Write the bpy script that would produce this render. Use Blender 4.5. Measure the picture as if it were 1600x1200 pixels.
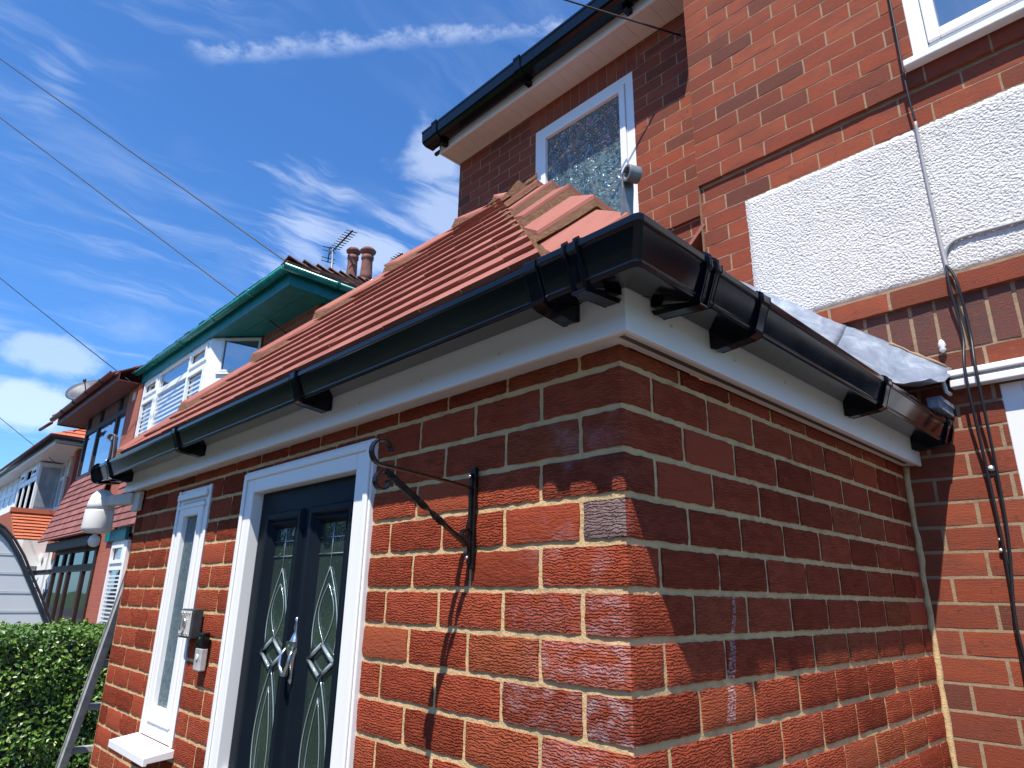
import bpy, math, random
import numpy as np
from mathutils import Vector, Matrix, Quaternion
random.seed(7); rng=np.random.default_rng(7)
C=bpy.context.scene.collection
for o in list(bpy.data.objects): bpy.data.objects.remove(o)
sc=bpy.context.scene
R=math.radians
# ------------------------------------------------------------------ camera
cd=bpy.data.cameras.new('camera'); cam=bpy.data.objects.new('camera',cd); C.objects.link(cam)
rt=Vector((0.69640783,0.71744177,0.01713006)); up=Vector((0.20893743,-0.225532,0.95156737)); fw=Vector((-0.68655756,0.65909986,0.30696269))
m=Matrix((( rt.x,up.x,-fw.x,0.7642),(rt.y,up.y,-fw.y,-1.0386),(rt.z,up.z,-fw.z,1.7387),(0,0,0,1)))
cam.matrix_world=m
cd.sensor_fit='HORIZONTAL'; cd.sensor_width=36; cd.lens=1037.69/1600*36; cd.clip_start=.02; cd.clip_end=3000
sc.camera=cam
# ------------------------------------------------------------------ light
SUN=Vector((.5,-1,2.0)).normalized()
sl=bpy.data.lights.new('sun','SUN'); sl.energy=5.0; sl.angle=R(.53); sl.color=(1,.945,.86)
so=bpy.data.objects.new('sun',sl); C.objects.link(so); so.rotation_euler=SUN.to_track_quat('Z','Y').to_euler(); so.location=(3,-6,12)
w=bpy.data.worlds.new('World'); sc.world=w; w.use_nodes=True
sc.view_settings.view_transform='Standard'; sc.view_settings.look='None'; sc.view_settings.gamma=1; sc.view_settings.use_curve_mapping=False
sc.view_settings.exposure=0.52
class NT:
    def __init__(s,tree): s.t=tree; s.n=tree.nodes; s.l=tree.links
    def new(s,ty,**k):
        n=s.n.new(ty)
        for a,b in k.items(): setattr(n,a,b)
        return n
    def link(s,a,b): s.l.new(a,b)
    def put(s,sock,v):
        if isinstance(v,bpy.types.NodeSocket): s.l.new(v,sock)
        elif v is not None: sock.default_value=v
    def math(s,op,a,b=None,c=None,clamp=False):
        n=s.new('ShaderNodeMath',operation=op,use_clamp=clamp); s.put(n.inputs[0],a)
        if b is not None: s.put(n.inputs[1],b)
        if c is not None: s.put(n.inputs[2],c)
        return n.outputs[0]
    def vmath(s,op,a,b=None):
        n=s.new('ShaderNodeVectorMath',operation=op); s.put(n.inputs[0],a)
        if b is not None: s.put(n.inputs[1],b)
        return n.outputs['Value'] if op in('DOT_PRODUCT','LENGTH','DISTANCE') else n.outputs[0]
    def comb(s,x,y,z):
        n=s.new('ShaderNodeCombineXYZ'); s.put(n.inputs[0],x); s.put(n.inputs[1],y); s.put(n.inputs[2],z); return n.outputs[0]
    def noise(s,vec,scale,detail=3,rough=.55,dist=0,col=False):
        n=s.new('ShaderNodeTexNoise'); s.put(n.inputs['Vector'],vec); n.inputs['Scale'].default_value=scale; n.inputs['Detail'].default_value=detail
        n.inputs['Roughness'].default_value=rough; n.inputs['Distortion'].default_value=dist
        return n.outputs['Color' if col else 'Fac']
    def ramp(s,f,stops,interp='LINEAR'):
        n=s.new('ShaderNodeValToRGB'); n.color_ramp.interpolation=interp; e=n.color_ramp.elements
        while len(e)<len(stops): e.new(.5)
        for i,(p,c) in enumerate(stops):
            e[i].position=p; c=c if isinstance(c,(tuple,list)) else (c,c,c); e[i].color=(*c[:3],1)
        s.put(n.inputs[0],f); return n.outputs[0]
    def step(s,f,a,b):
        n=s.new('ShaderNodeMapRange',interpolation_type='SMOOTHSTEP'); s.put(n.inputs[0],f); n.inputs[1].default_value=a; n.inputs[2].default_value=b; return n.outputs[0]
    def mix(s,f,a,b,mode='MIX'):
        n=s.new('ShaderNodeMix',data_type='RGBA',blend_type=mode); s.put(n.inputs[0],f)
        for i,v in((6,a),(7,b)):
            if isinstance(v,(tuple,list)): v=(*v[:3],1)
            s.put(n.inputs[i],v)
        return n.outputs[2]
nt=NT(w.node_tree); nt.n.clear()
sky=nt.new('ShaderNodeTexSky',sky_type='NISHITA'); sky.sun_disc=False; sky.sun_elevation=R(60.8); sky.sun_rotation=math.atan2(.5,-1)
sky.altitude=50; sky.air_density=1.0; sky.dust_density=.35; sky.ozone_density=3.2
tc=nt.new('ShaderNodeTexCoord'); D=nt.vmath('NORMALIZE',tc.outputs['Generated'])
sx=nt.new('ShaderNodeSeparateXYZ'); nt.link(D,sx.inputs[0]); dz=nt.math('MAXIMUM',sx.outputs[2],.04)
PX=nt.math('DIVIDE',sx.outputs[0],dz); PY=nt.math('DIVIDE',sx.outputs[1],dz)
wob=nt.noise(nt.comb(PX,PY,0),2.2,3)
# cirrus streaks
cv=nt.comb(nt.math('MULTIPLY_ADD',PX,5.0,nt.math('MULTIPLY',wob,1.6)),nt.math('MULTIPLY_ADD',PY,1.1,nt.math('MULTIPLY',PX,.35)),0)
c1=nt.noise(cv,1.5,7,.62,.3); big=nt.noise(nt.comb(PX,PY,3.3),1.35,3,.5)
cir=nt.math('MULTIPLY',nt.step(c1,.42,.78),nt.step(big,.36,.66))
cir=nt.math('MULTIPLY',cir,.24)
# contrail: straight line in the cloud plane with a ragged edge
p0=np.array((-1.19,.262)); p1=np.array((-.62,.735)); dv=(p1-p0); ln=np.linalg.norm(dv); dv/=ln; nv=np.array((-dv[1],dv[0]))
ex=nt.math('SUBTRACT',PX,float(p0[0])); ey=nt.math('SUBTRACT',PY,float(p0[1]))
al=nt.math('ADD',nt.math('MULTIPLY',ex,float(dv[0])),nt.math('MULTIPLY',ey,float(dv[1])))
ac=nt.math('ADD',nt.math('MULTIPLY',ex,float(nv[0])),nt.math('MULTIPLY',ey,float(nv[1])))
rag=nt.noise(nt.comb(PX,PY,0),26,5,.65); rag2=nt.noise(nt.comb(PX,PY,1),7,2)
ac2=nt.math('ADD',ac,nt.math('MULTIPLY_ADD',rag,.05,nt.math('MULTIPLY_ADD',rag2,.06,-.055)))
tr=nt.math('SUBTRACT',1.0,nt.step(nt.math('ABSOLUTE',ac2),.0,.034))
tr=nt.math('MULTIPLY',tr,nt.math('MULTIPLY',nt.step(al,-.02,.05),nt.math('SUBTRACT',1.0,nt.step(al,.78,.95))))
tr=nt.math('MULTIPLY',nt.math('MULTIPLY',tr,nt.step(rag,.22,.7)),.30)
def blob(c,r,th,amt,sc_=7,squash=1.7,st=False):
    c=Vector(c).normalized(); dx=nt.vmath('SUBTRACT',D,tuple(c)); dx=nt.vmath('MULTIPLY',dx,(1,1,squash))
    d=nt.math('DIVIDE',nt.vmath('LENGTH',dx),r)
    n=nt.noise(nt.vmath('MULTIPLY',D,(1,1,1.8)),sc_,7,.6)
    if st: n=nt.math('ADD',nt.math('MULTIPLY',c1,1.3),nt.math('MULTIPLY',n,.35))
    v=nt.math('SUBTRACT',nt.math('MULTIPLY',n,1.6),d)
    return nt.math('MULTIPLY',nt.step(v,th,th+.5),amt)
bl=[blob((-.953,.124,.276),.07,-.15,.36,9,2.2),blob((-.975,.107,.212),.095,-.05,.5,9,2.0),blob((-.66,.50,.53),.15,.75,.34,9,1.0,True),
    blob((-.655,.475,.605),.10,.15,.35,9,1.0),blob((-.80,.36,.48),.16,.78,.36,6,1.0,True),blob((-.765,.43,.455),.13,.75,.4,7,1.0,True),blob((-.82,.048,.57),.12,.95,.2,8,1.0,True),blob((-.93,.2,.33),.16,.35,.16,5,2.2)]
cl=nt.math('MAXIMUM',cir,tr)
for b in bl: cl=nt.math('MAXIMUM',cl,b)
hor=nt.math('MULTIPLY',nt.math('SUBTRACT',1.0,nt.step(sx.outputs[2],.0,.34)),.08)
cl=nt.math('MAXIMUM',cl,hor)
skyc=nt.mix(1.0,sky.outputs[0],(.58,1.03,1.5),'MULTIPLY')
cc=nt.mix(cl,skyc,(7.6,8.3,9.4))
bg=nt.new('ShaderNodeBackground'); nt.link(cc,bg.inputs[0]); bg.inputs[1].default_value=.108
wo=nt.new('ShaderNodeOutputWorld'); nt.link(bg.outputs[0],wo.inputs[0])
# ------------------------------------------------------------------ materials
def mat(name):
    m=bpy.data.materials.new(name); m.use_nodes=True; t=NT(m.node_tree); t.n.clear()
    o=t.new('ShaderNodeOutputMaterial'); b=t.new('ShaderNodeBsdfPrincipled'); t.link(b.outputs[0],o.inputs[0])
    return m,t,b
def bump(t,b,h,dist,strength=1):
    n=t.new('ShaderNodeBump'); t.put(n.inputs['Height'],h); n.inputs['Distance'].default_value=dist; n.inputs['Strength'].default_value=strength; t.link(n.outputs[0],b.inputs['Normal'])
def obj(t): return t.new('ShaderNodeTexCoord').outputs['Object']
def simple(name,col,rough=.5,metal=0,var=.12,vs=6,bmp=0,bs=60,spec=.5,coat=0):
    m,t,b=mat(name); P=obj(t); n=t.noise(P,vs,4)
    dark=tuple(c*(1-var) for c in col); lite=tuple(min(1,c*(1+var)) for c in col)
    t.put(b.inputs['Base Color'],t.ramp(n,[(.3,dark),(.7,lite)])); b.inputs['Metallic'].default_value=metal; b.inputs['Specular IOR Level'].default_value=spec
    t.put(b.inputs['Roughness'],t.math('MULTIPLY_ADD',t.noise(P,vs*3,2),.1,rough-.05,clamp=True)); b.inputs['Coat Weight'].default_value=coat
    if bmp: bump(t,b,t.noise(P,bs,4),bmp)
    return m
def uz(t):
    s=t.new('ShaderNodeSeparateXYZ'); t.link(obj(t),s.inputs[0]); u=t.math('SUBTRACT',s.outputs[1],s.outputs[0]); return u,s.outputs[2],s
def tint(t):
    a=t.new('ShaderNodeAttribute',attribute_name='tint'); s=t.new('ShaderNodeSeparateColor'); t.link(a.outputs['Color'],s.inputs[0]); return s.outputs[0],s.outputs[1],s.outputs[2]
def rustic():
    m,t,b=mat('rustic_brick'); u,z,s=uz(t); r,g,bb=tint(t)
    n1=t.noise(t.comb(t.math('MULTIPLY',u,34),t.math('MULTIPLY',z,44),r),1,3,.65); n2=t.noise(t.comb(t.math('MULTIPLY',u,75),t.math('MULTIPLY',z,120),g),1,3,.6)
    ph=t.math('ADD',t.math('MULTIPLY',z,2*math.pi/.0064),t.math('MULTIPLY_ADD',n1,18,t.math('MULTIPLY',n2,11)))
    wv=t.math('MULTIPLY_ADD',t.math('SINE',ph),.5,.5); wv=t.math('POWER',wv,.6)
    brk=t.noise(t.comb(t.math('MULTIPLY',u,60),t.math('MULTIPLY',z,150),2.),1,3,.65)
    amp=t.math('MULTIPLY_ADD',t.step(t.noise(t.comb(t.math('MULTIPLY',u,18),t.math('MULTIPLY',z,30),7.),1,2),.25,.7),.7,.3)
    amp=t.math('MULTIPLY',amp,t.step(g,.0,.25))
    h=t.math('ADD',t.math('MULTIPLY',wv,amp),t.math('MULTIPLY',brk,.8))
    fine=t.noise(obj(t),420,3,.7); h=t.math('MULTIPLY_ADD',fine,.25,h)
    bump(t,b,h,.0046,1)
    col=t.ramp(r,[(0,(.19,.034,.017)),(.35,(.285,.052,.026)),(.7,(.345,.070,.035)),(1,(.29,.074,.033))])
    col=t.mix(t.math('MULTIPLY',t.step(t.noise(t.comb(t.math('MULTIPLY',u,20),t.math('MULTIPLY',z,60),0),1,4),.35,.75),.35),col,(.33,.075,.028))
    col=t.mix(t.math('MULTIPLY',t.step(fine,.5,.8),.25),col,(.17,.045,.03))
    eff=t.math('MULTIPLY',t.math('SUBTRACT',bb,1.5),2.0,clamp=True); gry=t.math('MULTIPLY',bb,t.math('LESS_THAN',bb,1.2)); gry=t.math('MINIMUM',gry,1.0)
    col=t.mix(gry,col,t.mix(t.noise(obj(t),60,3),(.10,.075,.075),(.26,.20,.19)))
    # lime bloom near the corner and a run of lime on the side wall
    WY=t.math('ADD',s.outputs[1],.9); WX=t.math('ADD',s.outputs[0],-1.6)
    yneg=t.math('SUBTRACT',1.0,t.step(WY,.0,.03)); xd=t.math('ABSOLUTE',t.math('ADD',WX,.12)); near=t.math('MULTIPLY',t.math('SUBTRACT',1.0,t.step(xd,.03,.2)),yneg)
    patch=t.step(t.noise(t.comb(u,z,4.),9,2),.50,.66)
    gr=t.math('MULTIPLY',t.math('MULTIPLY',t.math('MULTIPLY',near,.35),patch),t.math('MULTIPLY_ADD',t.step(t.noise(t.comb(t.math('MULTIPLY',u,60),t.math('MULTIPLY',z,260),0),1,3),.38,.58),.6,.25))
    yy=t.math('SUBTRACT',WY,t.math('MULTIPLY_ADD',t.math('SUBTRACT',z,1.55),.22,.345)); wd=t.math('MULTIPLY_ADD',t.math('SUBTRACT',z,1.76),-.055,.004)
    st=t.math('LESS_THAN',t.math('ABSOLUTE',t.math('ADD',yy,t.math('MULTIPLY_ADD',t.noise(t.comb(0,z,0),60,2),.012,-.006))),wd)
    st=t.math('MULTIPLY',st,t.math('MULTIPLY',t.math('GREATER_THAN',z,1.505),t.math('LESS_THAN',z,1.765)))
    st=t.math('MULTIPLY',st,t.step(t.noise(t.comb(t.math('MULTIPLY',u,90),t.math('MULTIPLY',z,260),1),1,3),.45,.55))
    gr=t.math('MAXIMUM',gr,t.math('MULTIPLY',st,t.math('GREATER_THAN',WX,-.01)))
    em=t.step(t.noise(t.comb(t.math('MULTIPLY',u,26),t.math('MULTIPLY',z,40),9.),1,3,.6),.36,.74); es=t.step(t.noise(t.comb(t.math('MULTIPLY',u,50),t.math('MULTIPLY',z,420),3.),1,3,.6),.36,.56)
    gr=t.math('MAXIMUM',gr,t.math('MULTIPLY',eff,t.math('MULTIPLY',em,t.math('MULTIPLY_ADD',es,.75,.25))))
    col=t.mix(t.math('MULTIPLY',gr,.50),col,(.60,.53,.56))
    t.put(b.inputs['Base Color'],col); b.inputs['Roughness'].default_value=.9; b.inputs['Specular IOR Level'].default_value=.08
    return m
def oldbrick(name='old_brick',stops=None):
    m,t,b=mat(name); u,z,s=uz(t); r,g,bb=tint(t); P=obj(t)
    col=t.ramp(r,stops or [(0,(.13,.048,.034)),(.15,(.19,.055,.030)),(.35,(.25,.058,.030)),(.65,(.30,.070,.034)),(1,(.32,.085,.042))])
    col=t.mix(t.math('MULTIPLY',t.step(t.noise(t.comb(t.math('MULTIPLY',u,9),t.math('MULTIPLY',z,22),g),1,4),.35,.75),.6),col,(.17,.058,.042))
    col=t.mix(t.math('MULTIPLY',t.step(t.noise(P,2.3,5,.65),.42,.72),.38),col,(.15,.05,.035))
    col=t.mix(t.math('MULTIPLY',t.step(t.noise(P,70,4,.7),.55,.8),.4),col,(.40,.14,.08))
    col=t.mix(t.math('MULTIPLY',t.step(t.noise(P,38,2),.66,.72),.5),col,(.09,.04,.035))
    col=t.mix(bb,col,(.085,.068,.062))
    t.put(b.inputs['Base Color'],col); b.inputs['Roughness'].default_value=.8; b.inputs['Specular IOR Level'].default_value=.12
    h=t.math('ADD',t.noise(P,260,4,.65),t.math('MULTIPLY',t.noise(t.comb(t.math('MULTIPLY',u,30),t.math('MULTIPLY',z,200),g),1,3),.6)); bump(t,b,h,.0022)
    return m
def mortar(name,c,bmp=.003):
    m,t,b=mat(name); P=obj(t); n=t.noise(P,22,5,.6)
    t.put(b.inputs['Base Color'],t.ramp(n,[(.25,tuple(x*.72 for x in c)),(.5,c),(.8,tuple(min(1,x*1.15) for x in c))])); b.inputs['Roughness'].default_value=.95; b.inputs['Specular IOR Level'].default_value=.1
    bump(t,b,t.math('ADD',t.noise(P,160,5,.7),t.math('MULTIPLY',t.noise(P,40,2),.8)),bmp); return m
def farbrick(name,c1,c2,mo,sx_=1):
    m,t,b=mat(name); u,z,s=uz(t); k=t.new('ShaderNodeTexBrick'); t.link(t.comb(u,z,0),k.inputs['Vector'])
    k.inputs['Color1'].default_value=(*c1,1); k.inputs['Color2'].default_value=(*c2,1); k.inputs['Mortar'].default_value=(*mo,1)
    k.inputs['Scale'].default_value=1; k.inputs['Brick Width'].default_value=.235; k.inputs['Row Height'].default_value=.0868; k.inputs['Mortar Size'].default_value=.006; k.inputs['Mortar Smooth'].default_value=.2
    t.put(b.inputs['Base Color'],t.mix(t.math('MULTIPLY',t.noise(obj(t),3,4),.4),k.outputs[0],tuple(x*.6 for x in c1))); b.inputs['Roughness'].default_value=.85
    bump(t,b,t.math('SUBTRACT',1.0,k.outputs['Fac']),.004); return m
def tilem(name,a,bc,moss=.25,rough=.75):
    m,t,b=mat(name); r,g,bb=tint(t); P=obj(t); col=t.ramp(r,[(0,a),(1,bc)])
    col=t.mix(t.math('MULTIPLY',t.step(t.noise(P,14,5,.65),.45,.75),moss),col,tuple(x*.55 for x in a))
    col=t.mix(t.math('MULTIPLY',t.step(t.noise(P,90,3,.7),.55,.8),.3),col,tuple(min(1,x*1.35) for x in bc))
    t.put(b.inputs['Base Color'],col); b.inputs['Roughness'].default_value=rough; bump(t,b,t.noise(P,300,4,.7),.001); return m
M={}
M['rustic']=rustic(); M['old']=oldbrick(); M['oldgrey']=oldbrick('soldier_brick',[(0,(.085,.055,.05)),(.5,(.125,.062,.052)),(1,(.19,.072,.052))])
M['mort']=mortar('sand_mortar',(.60,.42,.215)); M['mort2']=mortar('buff_mortar',(.33,.235,.15),.002); M['mort3']=mortar('roof_mortar',(.31,.165,.095),.02)
M['white']=simple('white_upvc',(.83,.82,.80),.35,var=.02,vs=2); M['whiteold']=simple('painted_timber',(.74,.74,.72),.5,var=.08,vs=12,bmp=.0006)
M['soffit']=simple('soffit_board',(.70,.62,.55),.35,var=.05,vs=3)
M['gut']=simple('black_upvc',(.004,.005,.008),.12,var=.3,vs=3,spec=.35); M['gutdull']=simple('weathered_black_upvc',(.035,.04,.045),.38,var=.35,vs=30)
M['tile']=tilem('terracotta_tile',(.26,.078,.048),(.35,.120,.080),.22); M['hip']=tilem('hip_tile',(.31,.095,.060),(.38,.13,.085),.3)
M['oldtile']=tilem('old_roof_tile',(.16,.10,.08),(.30,.15,.10),.5); M['hung']=tilem('hung_tile',(.20,.07,.055),(.34,.12,.09),.3); M['otile']=tilem('orange_tile',(.50,.13,.055),(.58,.17,.08),.1)
M['iron']=simple('black_iron',(.02,.014,.012),.35,metal=.6,var=.4,vs=60,bmp=.0008); M['galv']=simple('galvanised_steel',(.22,.22,.22),.5,metal=.5,var=.25,vs=25)
M['alu']=simple('aluminium',(.50,.49,.46),.5,metal=.25,var=.25,vs=20); M['chrome']=simple('chrome',(.62,.60,.57),.28,metal=1,var=.05); M['cable']=simple('cable',(.012,.012,.014),.45)
M['cablegrey']=simple('painted_cable',(.34,.34,.34),.5); M['door']=simple('anthracite_door',(.006,.010,.016),.45,spec=.10,var=.15,vs=5,bmp=.0005,bs=120); M['lampw']=simple('lamp_plastic',(.72,.71,.66),.3,var=.06)
M['lampg']=simple('grey_plastic',(.50,.47,.43),.4); M['teal']=simple('teal_paint',(.006,.165,.165),.4,var=.2,vs=8); M['tealg']=simple('teal_upvc',(.006,.20,.17),.25,var=.3,vs=9)
M['brown']=simple('brown_frame',(.05,.028,.02),.5,var=.2,spec=.15); M['brownp']=simple('brown_paint',(.12,.03,.024),.5,var=.2); M['seam']=simple('panel_seam',(.50,.55,.55),.5); M['camper']=simple('pale_panel',(.74,.80,.79),.35,var=.04,vs=2); M['trim']=simple('dark_trim',(.03,.045,.06),.3,var=.3)
M['concrete']=simple('concrete',(.095,.09,.085),.9,var=.2,vs=3,bmp=.003); M['asphalt']=simple('asphalt',(.05,.05,.052),.95,var=.3,vs=9,bmp=.004,bs=150); M['hillm']=simple('hillside',(.05,.075,.03),.95,var=.6,vs=1.2); M['grass']=simple('grass',(.05,.09,.025),.95,var=.5,vs=14,bmp=.02,bs=60)
M['inside']=simple('dark_room',(.02,.022,.025),.8); M['blind']=simple('white_blind',(.62,.66,.70),.6,var=.03); M['dish']=simple('dish_grey',(.06,.07,.085),.5,var=.2); M['pot']=simple('clay_pot',(.17,.065,.05),.8,var=.35,vs=7); M['cream']=simple('cream_paint',(.6,.55,.42),.5)
M['vent']=simple('vent_grille',(.10,.085,.07),.6)
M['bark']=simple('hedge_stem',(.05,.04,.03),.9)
def render_m():
    m,t,b=mat('roughcast_render'); P=obj(t); v=t.new('ShaderNodeTexVoronoi',feature='SMOOTH_F1'); t.put(v.inputs['Vector'],P); v.inputs['Scale'].default_value=105; v.inputs['Smoothness'].default_value=.5; v.inputs['Randomness'].default_value=1
    n=t.noise(P,85,5,.65,.6); h=t.math('ADD',t.math('MULTIPLY',v.outputs['Distance'],-1.1),t.math('MULTIPLY',n,1.6))
    bump(t,b,h,.0075); u,z,s=uz(t); sx=s.outputs[0]; gc=t.mix(t.math('MULTIPLY',t.step(t.noise(P,3.5,4),.42,.75),.5),(.77,.76,.72),(.60,.60,.57))
    strk=t.step(t.noise(t.comb(t.math('MULTIPLY',sx,16),t.math('MULTIPLY',z,1.2),0),1,4,.6),.5,.75); gc=t.mix(t.math('MULTIPLY',strk,.22),gc,(.42,.43,.40))
    rim=t.math('MULTIPLY',t.math('SUBTRACT',1.0,t.step(z,-.0,.09)),0); gc=t.mix(t.math('MULTIPLY',t.step(t.noise(P,30,4,.7),.56,.75),.3),gc,(.45,.46,.45)); t.put(b.inputs['Base Color'],gc); b.inputs['Roughness'].default_value=.8; return m
M['render']=render_m()
def lead_m():
    m,t,b=mat('lead_sheet'); P=obj(t); n=t.noise(t.vmath('MULTIPLY',P,(14,14,4)),1,5,.65,.6); n2=t.noise(P,30,5,.7)
    c=t.ramp(n,[(.25,(.14,.17,.23)),(.5,(.23,.27,.34)),(.68,(.36,.41,.47)),(.85,(.62,.65,.68))]); c=t.mix(t.math('MULTIPLY',t.step(n2,.55,.8),.4),c,(.26,.29,.36))
    t.put(b.inputs['Base Color'],c); b.inputs['Metallic'].default_value=.25; b.inputs['Roughness'].default_value=.45; bump(t,b,t.math('ADD',t.noise(P,7,2),t.math('MULTIPLY',n2,.15)),.006); return m
M['lead']=lead_m()
def glassm(name,base,refl,rough=.03,obsc=0,sc_=30,tintc=(.9,.95,1)):
    m,t,b=mat(name); t.n.remove(b); out=[n for n in t.n if n.type=='OUTPUT_MATERIAL'][0]
    d=t.new('ShaderNodeBsdfDiffuse'); g=t.new('ShaderNodeBsdfGlossy'); g.inputs['Roughness'].default_value=rough; g.inputs[0].default_value=(*tintc,1)
    t.put(d.inputs[0],t.ramp(t.noise(obj(t),2.5,3),[(.3,tuple(x*.8 for x in base)),(.7,tuple(x*1.2 for x in base))]))
    f=t.new('ShaderNodeFresnel'); f.inputs[0].default_value=1.5; fac=t.math('MULTIPLY_ADD',f.outputs[0],1.0,refl,clamp=True)
    mx=t.new('ShaderNodeMixShader'); t.link(fac,mx.inputs[0]); t.link(d.outputs[0],mx.inputs[1]); t.link(g.outputs[0],mx.inputs[2]); t.link(mx.outputs[0],out.inputs[0])
    bp=t.new('ShaderNodeBump'); 
    if obsc:
        P=obj(t); n=t.noise(P,sc_,1,.5,3.2); n=t.math('ABSOLUTE',t.math('SUBTRACT',n,.5)); t.link(n,bp.inputs['Height']); bp.inputs['Distance'].default_value=obsc
    else:
        t.link(t.noise(obj(t),1.6,2),bp.inputs['Height']); bp.inputs['Distance'].default_value=.004
    t.link(bp.outputs[0],g.inputs['Normal']); 
    if obsc: t.link(bp.outputs[0],d.inputs['Normal'])
    return m
M['glass']=glassm('window_glass',(.05,.07,.09),.30); M['obs']=glassm('obscure_glass',(.075,.17,.21),.18,.10,.16,10); M['dglass']=glassm('door_glass',(.028,.044,.037),.08,.015,.0008,22); M['wglass']=glassm('side_glass',(.022,.060,.062),.07,.07,.02,35); M['pglass']=glassm('curtained_glass',(.30,.36,.38),.12)
M['gdark']=glassm('porch_glass',(.012,.012,.013),.02); M['bevel']=glassm('bevelled_glass',(.30,.36,.34),.28,.12,.001,60)
def leafm():
    m,t,b=mat('privet_leaf'); r,g,bb=tint(t); t.put(b.inputs['Base Color'],t.ramp(r,[(0,(.03,.075,.012)),(.5,(.10,.20,.025)),(1,(.26,.38,.06))])); b.inputs['Roughness'].default_value=.38
    b.inputs['Transmission Weight'].default_value=0; return m
M['leaf']=leafm()
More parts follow.
